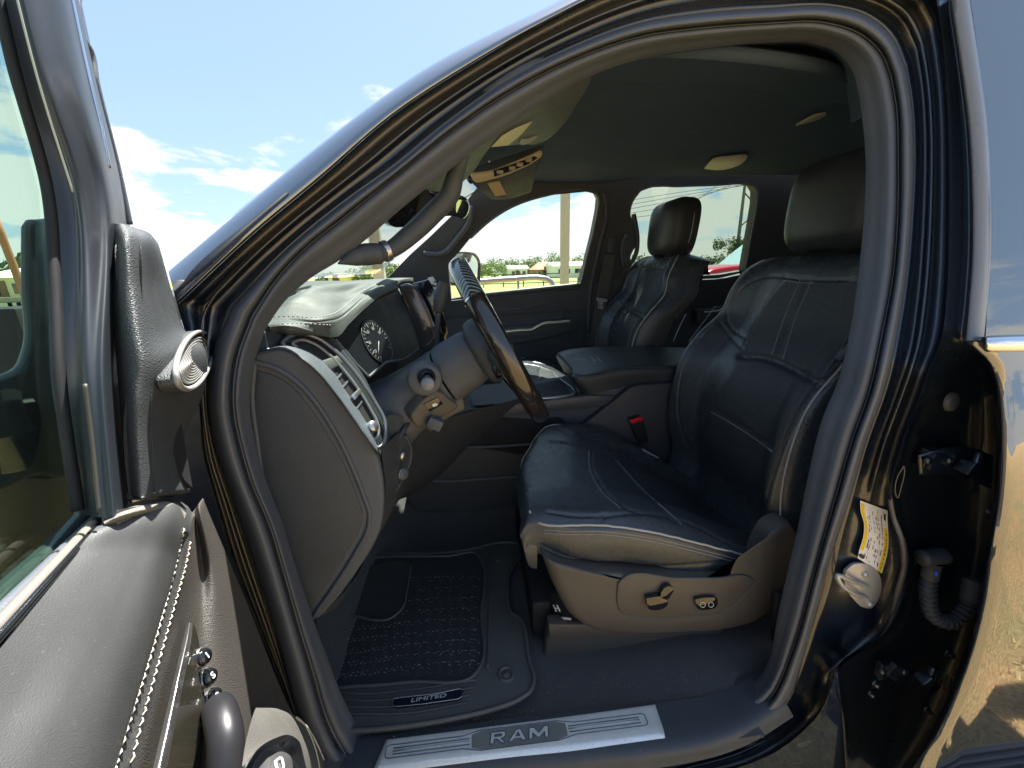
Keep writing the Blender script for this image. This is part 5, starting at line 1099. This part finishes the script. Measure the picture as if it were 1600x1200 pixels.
# glass run, belt weatherstrips
for (a_, b_, n_, r_, m_) in (((150, 812), (-10, 968), -.018, .004, RUB), ((146, 820), (-14, 990), -.006, .0036, mat('belt_strip_tan', (.17, .15, .13), .5)), ((152, 823), (-10, 1004), -.001, .0022, GLOSSB), ((140, 803), (-14, 946), -.03, .006, mat('felt_strip', (.04, .05, .045), .9))):
    tube('belt_weatherstrip', [DR(*a_, n_), DR((a_[0]+b_[0])/2, (a_[1]+b_[1])/2, n_), DR(*b_, n_), DR(b_[0]*1-90, b_[1]+96, n_)], r_, m_, door, 10, 20)
# window frame: bands running from the top edge down to the belt
bands = [  # pixel rows: top, mid, knee, bottom
 ((-22, -40), (10, 105), (68, 296), (80, 600), (116, 795)),
 ((0, -40), (35, 110), (84, 290), (98, 600), (124, 800)),
 ((18, -40), (58, 120), (112, 300), (118, 600), (140, 806)),
 ((22, -40), (62, 120), (120, 300), (132, 600), (152, 808)),
 ((60, -40), (92, 110), (150, 300), (150, 600), (168, 808)),
 ((92, -40), (122, 110), (168, 300), (165, 600), (182, 806)),
 ((104, -40), (136, 110), (180, 300), (180, 600), (195, 800)),
 ((114, -40), (146, 110), (196, 340), (184, 600), (199, 796)),
 ((118, -40), (150, 110), (203, 352), (187, 600), (202, 792))]
no = [-.03, -.024, -.012, .0, .006, .010, .004, -.008, -.05]
bm_ = [[DR(x, y, n) for x, y in zip([q[0] for q in cr(b, 24)], [q[1] for q in cr(b, 24)])] for b, n in zip(bands, no)]
BG = np.array([[tuple(p) for p in r] for r in bm_]); BG = grid([[V(p) for p in r] for r in BG], 60, 60)
surf('window_frame', None, mat('frame_dark_paint', (.022, .028, .036), .42, coat=.15, coat_rough=.2), door, G=BG)
tube('frame_seal', [DR(x, y, -.018) for x, y in ((-12, -40), (22, 105), (74, 296), (86, 450), (94, 600), (122, 798))], .0035, DARK, door, 10, 80)
tube('frame_bead', [DR(x, y, .002) for x, y in ((17, -40), (58, 120), (114, 300))], .0006, mat('bead_pale', (.4, .42, .36), .4), door, 8, 40)
tube('frame_bead', [DR(x, y, .006) for x, y in ((133, 600), (144, 690), (155, 800))], .0012, mat('bead_olive', (.05, .05, .04), .5), door, 8, 30)
tube('frame_inner_band', [DR(x, y, -.004) for x, y in ((96, 200), (124, 310), (136, 450), (146, 600), (164, 800))], [.001, .004, .0055, .006, .006], mat('olive_vinyl', (.05, .055, .045), .5), door, 10, 40)
tube('edge_bead', [DR(x, y, .005) for x, y in ((104, -40), (136, 110), (160, 210), (170, 262))], .0016, CHR, door, 8, 40)  # light highlight along the frame edge, put in as a thin chrome tube
tube('edge_bead', [DR(x, y, -.012) for x, y in ((120, -40), (134, 68), (138, 74), (150, 130), (185, 270), (202, 350))], .003, RUB, door, 8, 80)
glz = prism('door_glass', [DR(x, y, -.022) for x, y in ((-30, -60), (16, 105), (72, 298), (82, 450), (92, 600), (128, 800), (-10, 960), (-260, 1200), (-900, 400), (-300, -100))], .004, GLD, door)
# mirror beyond the glass
mz = -.10
mo_ = prism('door_mirror', [DR(x, y, mz) for x, y in closed([(50, 352), (54, 344), (66, 343), (120, 343), (140, 360), (140, 700), (120, 740), (60, 742), (20, 760), (-120, 772), (-150, 740), (-150, 610), (-60, 596), (10, 585), (40, 570), (51, 545), (50, 450)], 120)], .010, mat('mirror_shell', (.06, .07, .065), .4), door, bev=.006, seg=3)
prism('mirror_face', [DR(x, y, mz+.001) for x, y in closed([(-130, 630), (-40, 618), (30, 610), (54, 625), (58, 700), (48, 728), (0, 742), (-120, 752)], 50)], .002, mat('mirror_face_silver', (.5, .52, .48), .04, metal=1, var=0), mo_)
# sail panel with the tweeter
podr = [[(172, 352), (186, 349), (212, 356), (233, 364), (247, 380)],
        [(172, 380), (190, 372), (215, 376), (237, 384), (252, 396)],
        [(174, 450), (195, 450), (220, 448), (240, 446), (266, 446)],
        [(178, 520), (200, 520), (228, 515), (258, 512), (286, 511)],
        [(182, 570), (205, 570), (235, 566), (275, 560), (322, 548)],
        [(186, 620), (210, 622), (240, 622), (278, 626), (318, 613)],
        [(190, 680), (215, 684), (242, 688), (268, 690), (286, 690)],
        [(198, 770), (220, 778), (244, 776), (268, 772), (298, 768)]]
npod = [[-.02, .004, .008, .004, -.012], [-.01, .012, .018, .016, -.008], [-.004, .012, .018, .010, -.02], [-.004, .012, .020, .014, -.012], [-.004, .012, .022, .026, .018], [-.004, .012, .018, .018, .006], [-.004, .010, .012, .008, -.01], [-.006, .006, .010, .010, .0]]
PG = grid([[DR(x, y, n+.009) for (x, y), n in zip(a_, b_)] for a_, b_ in zip(podr, npod)], 70, 90)
pod_ = surf('sail_panel', None, PODM, door, G=PG, thick=.012)
# tweeter: disc facing the cabin
tcx, tcy = 303, 562; TPn = Plane(DR(286, 520, .026), DR(330, 600, .012), DR(318, 610, .024))
tcen = TPn.at(303, 562, .002); 
def tel(r, o=0, n=40): return [TPn.at(303+q[0], 563+q[1], o) for q in ((r*(26*math.cos(a)*math.cos(.33)-48*math.sin(a)*math.sin(.33)), r*(26*math.cos(a)*math.sin(.33)+48*math.sin(a)*math.cos(.33))) for a in np.linspace(0, 2*math.pi, n, endpoint=False))]
prism('tweeter_body', tel(1.04, .0), .012, PODM, pod_, bev=.002)
prism('tweeter_face', tel(.92, .0012), .004, DARK, pod_)
tube('tweeter_ring', tel(.97, .003), .0022, GRIL, pod_, 10, 160, closed=True)
for k in range(8): tube('tweeter_grille_rib', tel(.12+.092*k, .0022), .0012, GRIL, pod_, 6, 100, closed=True)
prism('tweeter_dome', tel(.09, .003), .002, GRIL, pod_, bev=.0005)
# recess beneath the tweeter
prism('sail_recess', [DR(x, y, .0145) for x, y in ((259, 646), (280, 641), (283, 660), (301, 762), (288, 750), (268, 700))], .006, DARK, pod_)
# trim insert: satin strip, gloss panel, memory buttons, release lever
surf('satin_strip', [[DR(292, 975, .016), DR(286, 1000, .018), DR(272, 1060, .02), (DR(258, 1120, .02)), DR(238, 1205, .02)], [DR(297, 972, .020), DR(293, 1000, .023), DR(280, 1060, .025), (DR(268, 1120, .025)), DR(250, 1205, .025)], [DR(301, 975, .016), DR(299, 1000, .017), DR(288, 1060, .018), (DR(276, 1120, .018)), DR(260, 1205, .018)]], SILV, door, 24, 10)
surf('insert_panel', [[DR(301, 975, .0155), DR(299, 1000, .0165), DR(288, 1060, .0175), (DR(276, 1120, .0175)), DR(260, 1205, .0175)], [DR(305, 978, .015), DR(312, 1010, .014), DR(316, 1060, .014), (DR(320, 1110, .014)), DR(300, 1205, .014)]], mat('insert_gloss', (.06, .055, .04), .2, coat=1), door, 24, 10)
for (bx, by, tx) in ((311, 1029, '1'), (320, 1060, 'S'), (328, 1091, '2')):
    o = DR(bx, by, .014); ax = (DN*.8+V((.35, -.25, .35))).normalized()
    b_ = lathe('memory_button', [(0, .0075), (.0055, .0075), (.0068, .0055), (.0075, -.002)], o, ax, GLOSSB, door, 24)
    lathe('button_ring', [(.0078, -.002), (.0082, .003), (.0074, .004)], o, ax, SILV, door, 24)
    sd_ = V((0, 0, 1)).cross(ax).normalized(); text('button_digit', tx, o+ax*.0078, sd_, ax.cross(sd_), .008, WHITE, b_, .0002, .0002)
hl_ = tube('door_release', [DR(330, 1112, .012), DR(345, 1118, .035), DR(352, 1150, .04), DR(352, 1210, .04), DR(350, 1290, .035)], [.007, .0105, .012, .0125, .012], mat('satin_lever', (.03, .03, .034), .36, metal=.4), door, 16, 50, flat=.8)
surf('release_cup', [[DR(322, 1105, .0155), DR(318, 1160, .0155), DR(310, 1230, .0155)], [DR(345, 1110, .004), DR(340, 1160, .002), DR(335, 1230, .002)], [DR(380, 1120, .016), DR(385, 1170, .018), DR(388, 1240, .02)]], DARK, door, 12, 12)
# armrest with switch bank
ar = [[DR(x, y, n) for x, y, n in r] for r in (
  ((404, 1106, .05), (436, 1108, .05), (466, 1122, .05), (490, 1150, .045), (505, 1180, .04), (520, 1215, .035)),
  ((398, 1110, .066), (432, 1113, .068), (462, 1128, .066), (486, 1155, .06), (500, 1182, .055), (512, 1215, .05)),
  ((382, 1170, .085), (425, 1170, .085), (455, 1175, .085), (478, 1186, .08), (492, 1200, .07), (502, 1230, .06)),
  ((370, 1300, .10), (410, 1300, .10), (440, 1300, .10), (465, 1300, .095), (485, 1300, .09), (500, 1300, .07)))]
ARG = grid(ar, 60, 50)
arm = surf('armrest', None, mat('armrest_vinyl', (.12, .115, .105), .5, bump=.3, bscale=900, btype='voronoi'), door, G=ARG)
stitch('armrest_stitching', ARG, [(462, 1122), (478, 1136), (492, 1158), (504, 1184), (512, 1205)], THR, arm, .004, .002, .001)
APl = Plane(DR(398, 1150, .088), DR(470, 1150, .082), DR(410, 1210, .10))
sp_ = [APl.at(x, y) for x, y in closed([(386, 1196), (404, 1168), (430, 1152), (452, 1147), (466, 1156), (476, 1185), (484, 1230), (480, 1300), (380, 1300), (380, 1230)], 70)]
prism('switch_bezel', sp_, .006, CHR, arm, bev=.002)
prism('switch_bank', [APl.at(x, y, .0008) for x, y in closed([(394, 1200), (410, 1175), (433, 1160), (449, 1156), (458, 1164), (467, 1190), (473, 1230), (470, 1290), (390, 1290)], 70)], .006, GLOSSB, arm, bev=.001)
prism('window_switch', [APl.at(x, y, .006) for x, y in closed([(422, 1180), (440, 1172), (452, 1178), (458, 1205), (440, 1214), (424, 1206)], 24)], .006, mat('switch_grey', (.08, .08, .08), .4), arm, bev=.002)
tube('switch_mark', [APl.at(x, y, .0068) for x, y in ((430, 1190), (440, 1186), (443, 1198), (433, 1202))], .0006, WHITE, arm, 5, 30, closed=True)
# ================================================================== THE PLACE
def gmat(name, a, b, c, sc=1.2):
    m = bpy.data.materials.new(name); m.use_nodes = True; t = m.node_tree; bs = t.nodes['Principled BSDF']; bs.inputs['Roughness'].default_value = .95; bs.inputs['Specular IOR Level'].default_value = .1
    tcn = N(t, 'ShaderNodeTexCoord'); sp = N(t, 'ShaderNodeSeparateXYZ'); t.links.new(tcn.outputs['Object'], sp.inputs[0])
    n1 = N(t, 'ShaderNodeTexNoise', i={'Scale': sc, 'Detail': 10, 'Roughness': .7}); n2 = N(t, 'ShaderNodeTexNoise', i={'Scale': 38, 'Detail': 8, 'Roughness': .75}); n3 = N(t, 'ShaderNodeTexNoise', i={'Scale': .11, 'Detail': 5})
    for n in (n1, n2, n3): t.links.new(tcn.outputs['Object'], n.inputs['Vector'])
    r1 = N(t, 'ShaderNodeMapRange', i={1: .42, 2: .6}); t.links.new(n1.outputs['Fac'], r1.inputs[0])
    m1 = N(t, 'ShaderNodeMix', data_type='RGBA'); t.links.new(r1.outputs[0], m1.inputs[0]); m1.inputs[6].default_value = (*a, 1); m1.inputs[7].default_value = (*b, 1)
    # greener the further the field runs from the lot
    ad = N(t, 'ShaderNodeMath', operation='MULTIPLY_ADD', i={1: 26.0}); t.links.new(n3.outputs['Fac'], ad.inputs[0]); t.links.new(sp.outputs['Y'], ad.inputs[2])
    r2 = N(t, 'ShaderNodeMapRange', i={1: 18, 2: 26}); t.links.new(ad.outputs[0], r2.inputs[0])
    m2 = N(t, 'ShaderNodeMix', data_type='RGBA'); t.links.new(r2.outputs[0], m2.inputs[0]); t.links.new(m1.outputs[2], m2.inputs[6]); m2.inputs[7].default_value = (*c, 1)
    r3 = N(t, 'ShaderNodeMapRange', i={1: .35, 2: .65, 3: .45, 4: 1.35}); t.links.new(n2.outputs['Fac'], r3.inputs[0])
    v = N(t, 'ShaderNodeVectorMath', operation='SCALE'); t.links.new(m2.outputs[2], v.inputs[0]); t.links.new(r3.outputs[0], v.inputs['Scale'])
    t.links.new(v.outputs[0], bs.inputs['Base Color'])
    b2 = N(t, 'ShaderNodeBump', i={'Strength': .9, 'Distance': .05}); t.links.new(n2.outputs['Fac'], b2.inputs['Height']); t.links.new(b2.outputs[0], bs.inputs['Normal'])
    return m
GM = gmat('dry_grass_ground', (.56, .365, .17), (.40, .32, .15), (.25, .31, .11))
gr_ = []
bm = bmesh.new(); xs = [-900, -200, -60, -20, -8, -3, 0, 3, 8, 20, 60, 200, 900]
vs = [[bm.verts.new((x, y, 0)) for x in xs] for y in xs]
for j in range(12):
    for i in range(12): bm.faces.new((vs[j][i], vs[j][i+1], vs[j+1][i+1], vs[j+1][i]))
me = bpy.data.meshes.new('g'); bm.to_mesh(me); bm.free(); setp(link('ground', me, GM, None, False), kind='structure')
# dry grass tufts on the lot by the truck
bm = bmesh.new(); rr = random.Random(4)
for k in range(5200):
    x, y = rr.uniform(-3, 4), rr.uniform(-4, .5)
    for j in range(4):
        a = rr.uniform(0, 6.28); h = rr.uniform(.02, .07); l = rr.uniform(.0, .06); w_ = .003
        bx, by = x+rr.uniform(-.03, .03), y+rr.uniform(-.03, .03)
        bm.faces.new((bm.verts.new((bx-w_*math.sin(a), by+w_*math.cos(a), 0)), bm.verts.new((bx+w_*math.sin(a), by-w_*math.cos(a), 0)), bm.verts.new((bx+l*math.cos(a), by+l*math.sin(a), h))))
me = bpy.data.meshes.new('g'); bm.to_mesh(me); bm.free(); setp(link('dry_grass', me, mat('straw', (.5, .38, .18), .9, var=.3), None, False), kind='stuff')
def at(px, py, Y): return P(px, py, Y=Y)
CON = mat('post_wood', (.36, .355, .3), .8, bump=.3, bscale=30, vscale=5)
def post(px, Y, wd, label, y1=8.0, h0=4.5, par=None):
    p = at(px, 430, Y); o = box('post', (p.x, p.y, h0/2), (wd/2, wd/2, h0/2), CON, bev=.01); o['label'] = label; o['category'] = 'post'; o['group'] = 'square posts beyond the truck'
    cap = box('post_cap', (p.x, p.y, h0+.02), (wd/2+.02, wd/2+.02, .02), CON, o if False else None, bev=.005); cap.parent = o
    for v in cap.data.vertices: v.co -= worldloc(o)
    bpl = box('base_plate', (p.x, p.y, .02), (wd/2+.05, wd/2+.05, .02), SILV, None, bev=.004); bpl.parent = o
    return o
post(882, 8.0, .155, 'square wooden post seen through the far front side window', h0=6)
post(593, 9.0, .22, 'square wooden post seen through the windshield beside the grab handle', h0=at(593, 290, 9.0).z)
# trees
LEAF = [mat('leaf_%s' % n, c, .7, var=.25, vscale=2) for n, c in (('green', (.14, .19, .06)), ('light', (.2, .26, .09)), ('deep', (.08, .12, .045)))]
BARK = mat('bark', (.12, .09, .07), .9, bump=.6, bscale=20)
def tree(px, pyb, Y, h, wd, label, lm=0, seed=0, n=1500, lf=.35):
    b = at(px, pyb, Y); rr = random.Random(seed)
    t = empty('tree', (b.x, b.y, 0), label, 'tree', 'trees along the far edge of the field')
    tube('trunk', [V((b.x, b.y, 0)), V((b.x+.1, b.y, h*.3)), V((b.x-.1, b.y, h*.75))], [h*.04, h*.028, h*.008], BARK, t, 8, 12)
    for k in range(4):
        a = rr.uniform(0, 6.28); tube('limb', [V((b.x, b.y, h*(.22+.08*k))), V((b.x+wd*.2*math.cos(a), b.y+wd*.2*math.sin(a), h*(.4+.08*k))), V((b.x+wd*.36*math.cos(a), b.y+wd*.36*math.sin(a), h*(.52+.08*k)))], [h*.016, h*.01, h*.003], BARK, t, 6, 8)
    bm = bmesh.new(); cl = []
    for k in range(26):
        u, v_, w_ = rr.gauss(0, .42), rr.gauss(0, .42), rr.random()
        cl.append((b.x+u*wd*.5, b.y+v_*wd*.5, h*(.12+.80*w_**.8*(1-.35*min(1, abs(u)))), rr.uniform(.10, .18)*wd))
    for k in range(n):
        c = rr.choice(cl); d = V((rr.gauss(0, 1), rr.gauss(0, 1), rr.gauss(0, .8))).normalized()*c[3]*rr.uniform(.5, 1.15); p = V(c[:3])+d
        a = V((rr.gauss(0, 1), rr.gauss(0, 1), rr.gauss(0, 1))).normalized(); e = a.orthogonal().normalized(); g = a.cross(e); s = lf*rr.uniform(.5, 1.2)
        bm.faces.new([bm.verts.new(p+e*s*x_+g*s*y_) for x_, y_ in ((-1, -.2), (-.1, -.6), (1, 0), (.1, .6))])
    me = bpy.data.meshes.new('c'); bm.to_mesh(me); bm.free(); link('crown', me, LEAF[lm], t, False); return t
sides = [(668, 'left'), ]
spec = [  # px, top y, Y, width, label, mat
 (716, 404, 95, 9, 'tree half hidden by the steering wheel rim, first of the window row', 0), (752, 412, 85, 7, 'low round tree just right of the far mirror', 1), (772, 407, 92, 8, 'rounded pale green tree above the dark fence in the far side window', 1),
 (790, 406, 100, 8, 'mid green tree left of the small white house', 0), (806, 410, 98, 8, 'tree right behind the small white house roof', 1), (825, 404, 96, 8, 'taller tree between the white house and the red roof', 0),
 (842, 409, 104, 8, 'low tree just left of the red roofed house', 2), (858, 395, 110, 10, 'big tree rising behind the red roofed house', 0), (873, 397, 112, 9, 'tree touching the left edge of the square post', 1), (908, 400, 105, 10, 'tree right of the square post above the long white building', 0),
 (510, 428, 78, 5, 'small tree left of the yellow shed in the windshield', 0), (552, 423, 78, 6, 'tree just right of the yellow shed in the windshield', 1), (574, 411, 76, 8, 'bright leafy tree left of the windshield post', 1), (612, 413, 80, 7, 'tree against the far windshield pillar', 1),
 (1003, 400, 90, 9, 'bushy tree seen beside the far grab handle', 0), (1100, 402, 95, 6, 'small tree just behind the far headrest', 2), (1142, 360, 55, 5.6, 'large round oak seen alone in the far rear window', 2)]
for i, (px, ty, Y, wd, lb_, m_) in enumerate(spec): Y = Y+32 if 740 < px < 1000 else Y; tree(px, 430, Y, at(px, ty, Y).z, wd*(1.3 if 740 < px < 1000 else 1), lb_, m_, i+1, n=3200 if i == 16 else 1300, lf=.3 if i != 16 else .17)
def house(px0, px1, Y, eave, ridge, wall, roofm, label, dep=9, hip=True, wins=3, name='house'):
    a, b = at(px0, 430, Y), at(px1, 430, Y); x0, x1 = a.x, b.x; t = empty(name, ((x0+x1)/2, Y, 0), label, 'house' if name == 'house' else 'building')
    box('wall', ((x0+x1)/2, Y+dep/2, eave/2), ((x1-x0)/2, dep/2, eave/2), wall, t, bev=0)
    bm = bmesh.new(); o = .5; hx = (x1-x0)*.28 if hip else 0
    v = [bm.verts.new(q) for q in ((x0-o, Y-o, eave), (x1+o, Y-o, eave), (x1+o, Y+dep+o, eave), (x0-o, Y+dep+o, eave), (x0+hx-(0 if hip else o), Y+dep/2, ridge), (x1-hx+(0 if hip else o), Y+dep/2, ridge))]
    for f in ((0, 1, 5, 4), (1, 2, 5), (2, 3, 4, 5), (3, 0, 4), (0, 3, 2, 1)): bm.faces.new([v[i] for i in f])
    bmobj('roof', bm, roofm, t)
    for k in range(wins):
        xx = x0+(x1-x0)*(k+.6)/(wins+.2); f = box('window', (xx, Y-.03, eave*.55), (.5, .05, .6), WHITE, t, bev=0); box('pane', (xx, Y-.09, eave*.55), (.42, .02, .52), GLOSSB, f, bev=0)
    box('door', (x0+(x1-x0)*.42, Y-.03, 1.05), (.45, .05, 1.05), mat('door_brown', (.2, .1, .06), .6), t, bev=0)
    return t
RW = mat('red_brick_wall', (.4, .22, .16), .9, vscale=8); RR = mat('red_roof', (.45, .22, .15), .9, vscale=6); WW = mat('white_wall', (.75, .74, .7), .8); GRF = mat('grey_roof', (.5, .5, .47), .8); YW = mat('yellow_wall', (.75, .62, .25), .8)
def hz(px, py, Y): return at(px, py, Y).z
house(836, 870, 112, hz(852, 421, 112), hz(852, 408.5, 112), RW, RR, 'red brick house with hipped red roof seen through far front window')
house(797, 824, 108, hz(810, 420, 108), hz(810, 414, 108), WW, GRF, 'small white house with grey roof before the trees', hip=False)
house(867, 960, 100, hz(890, 415, 100), hz(890, 408, 100), WW, mat('pale_roof', (.85, .84, .78), .6), 'long low white building behind the square post', dep=14, hip=False, wins=7, name='long_building')
house(512, 539, 70, hz(525, 433, 70), hz(525, 427, 70), YW, mat('straw_roof', (.7, .62, .35), .7), 'yellow shed seen over the dashboard through the windshield', hip=False, wins=1, name='shed')
# fences, rail
def fence(px0, px1, Y, h, label, rails=3, sp=2.2, m=None, pale=False):
    a, b = at(px0, 430, Y), at(px1, 430, Y); t = empty('fence', ((a.x+b.x)/2, Y, 0), label, 'fence'); m = m or DARK; n = int((b.x-a.x)/sp)
    for k in range(n+1): box('fence_post', (a.x+(b.x-a.x)*k/n, Y, h/2), (.06, .06, h/2), m, t, bev=0)
    for k in range(rails): box('rail', ((a.x+b.x)/2, Y, h*(k+.8)/rails), ((b.x-a.x)/2, .03, .05), m, t, bev=0)
    return t
fence(690, 880, 48, 1.5, 'dark post and rail fence across the green field', m=mat('fence_dark', (.09, .08, .07), .9))
fence(885, 960, 50, 1.4, 'pale wire fence right of the square post', m=mat('fence_pale', (.4, .4, .35), .8), sp=1.5)
rl = [at(745, 440, 4.5), at(800, 436, 4.5), at(850, 435, 4.5), at(858, 437, 4.5), at(864, 446, 4.5), at(866, 470, 4.5)]
rt_ = empty('pipe_rail', (rl[2].x, rl[2].y, 0), 'bent grey metal pipe rail just outside the far window', 'rail')
tube('top_pipe', [V((rl[0].x-2.5, rl[0].y, rl[0].z))]+rl[:5]+[V((rl[4].x+.02, rl[4].y, rl[4].z-.2)), V((rl[4].x+.02, rl[4].y, 0))], .03, mat('galvanised', (.4, .4, .4), .4, metal=.7), rt_, 10, 80)
pm = at(810, 455, 4.5); tube('rail_leg', [V((pm.x, pm.y, 0)), V((pm.x, pm.y, rl[1].z))], .012, SILV, rt_, 8, 4)
fm = mat('hay_brown', (.4, .25, .15), .9)
# lattice power pole in the rear window, wires
def pole(px, Y, h, label):
    p = at(px, 430, Y); t = empty('power_pole', (p.x, p.y, 0), label, 'power pole'); M = mat('pole_steel', (.12, .12, .13), .7)
    tube('mast', [V((p.x, p.y, 0)), V((p.x, p.y, h))], [.28, .16], M, t, 10, 6)
    tube('mast', [V((p.x+5.2, p.y, 0)), V((p.x+5.0, p.y, h))], [.28, .16], M, t, 10, 6)
    for z0, z1 in ((h*.50, h*.82), (h*.82, h*.50)): tube('cross_brace', [V((p.x, p.y, z0)), V((p.x+5.0, p.y, z1))], .09, M, t, 8, 6)
    tube('cross_arm', [V((p.x-3, p.y, h*.93)), V((p.x+8, p.y, h*.93))], .14, M, t, 8, 6)
    return p, t
pp_, pt = pole(1147, 55, 13.6, 'tall dark braced power pole in the far rear window')
for k in range(5):
    w0 = tube('power_line', [V((pp_.x+(-3+k*2.6), 55, 12.6)), at(1080, 318-k*5, 56), at(960, 345-k*7, 58)], .035, mat('wire', (.1, .1, .1), .8), pt, 5, 60)
# red car parked beyond
RC = mat('red_car_paint', (.5, .01, .02), .2, coat=1)
def redcar():
    Y = 12.0; x0 = at(1098, 420, Y).x; t = empty('red_car', (x0+2.2, Y+.9, 0), 'red car with pale windshield parked beyond the far rear window', 'car')
    zb = at(1130, 414, Y).z; k = zb/1.0
    sx = [(0, .55), (.03, .80), (.3, .93), (.9, .985), (1.5, 1.0), (3.9, 1.02), (4.35, .98), (4.45, .5)]
    rows = [[V((x0+x, Y+yy, z*k*s)) for x, z in sx] for yy, s in ((0, .86), (.03, .95), (.12, .99), (.5, 1.015), (.9, 1.02), (1.3, 1.015), (1.7, .99), (1.78, .9))]
    body = surf('body', rows, RC, t, 60, 30)
    prism('body_side', [V((x0+x, Y, z*k*.9)) for x, z in sx+[(4.3, .25), (.1, .25)]], .02, RC, t)
    gx_ = [(1.45, 1.0), (2.25, 1.40), (2.7, 1.47), (3.3, 1.45), (3.95, 1.03)]
    cg_ = mat('car_glass_pale', (.35, .5, .52), .12, coat=1)
    surf('windshield', [[V((x0+x, Y+.14+yy+(z-1)*.35*(1 if yy < .8 else -1), z*k)) for x, z in gx_[:3]] for yy in (0, .4, .75, 1.1, 1.5)], cg_, t, 14, 14)
    surf('roof', [[V((x0+x, Y+.14+yy+(z-1)*.35*(1 if yy < .8 else -1), z*k+.004)) for x, z in gx_[1:]] for yy in (0, .4, .75, 1.1, 1.5)], RC, t, 14, 14)
    prism('side_window', [V((x0+x, Y+.14+(z-1)*.35, z*k)) for x, z in gx_], .01, cg_, t)
    for x in (.85, 3.5):
        w_ = lathe('wheel', [(0, .0), (.2, .0), (.21, .02), (.32, .02), (.33, .05), (.33, .2)], V((x0+x, Y-.02, .33)), (0, -1, 0), RUBM, t, 28); lathe('rim', [(0, .03), (.19, .025), (.2, .0)], V((x0+x, Y-.02, .33)), (0, -1, 0), SILV, w_, 20)
    lathe('headlight', [(0, .03), (.09, .02), (.1, 0)], V((x0+.25, Y+.1, .8*k)), (-.6, -1, 0), CHR, t, 16)
redcar()
# beyond the open door's window: leaning pole, wall, sheds
lp_ = at(10, 470, 24); lpo = tube('utility_pole', [V((lp_.x+1.0, 24, 0)), V((at(-12, 330, 24).x, 24, at(-12, 330, 24).z))], .16, mat('rust_pole', (.35, .15, .08), .8), None, 10, 6); setp(lpo, 'leaning rusty utility pole seen through the open door window', 'utility pole')
yw = at(-60, 480, 26), at(60, 480, 26)
bw = empty('boundary_wall', (yw[0].x, 26, 0), 'long tan block wall seen through the open door window', 'wall')
box('wall_panel', ((yw[0].x+yw[1].x)/2, 26, .45), (14, .15, .55), mat('tan_block', (.3, .27, .2), .9, vscale=3), bw, bev=0)
for k in range(3): box('block_vent', (at(12+k*14, 480, 25.8).x, 25.8, .42), (.35, .06, .28), mat('pale_block', (.5, .48, .4), .8), bw, bev=0)
sh_ = house(-40, 45, 45, 2.4, 3.4, mat('cream_shed', (.7, .62, .4), .8), WW, 'cream shed behind the tan wall seen through the open door window', hip=False, wins=2, name='shed')
tree(28, 440, 60, 5.5, 12, 'dark low tree over the cream shed behind the tan wall', 2, 50, 900, .5)
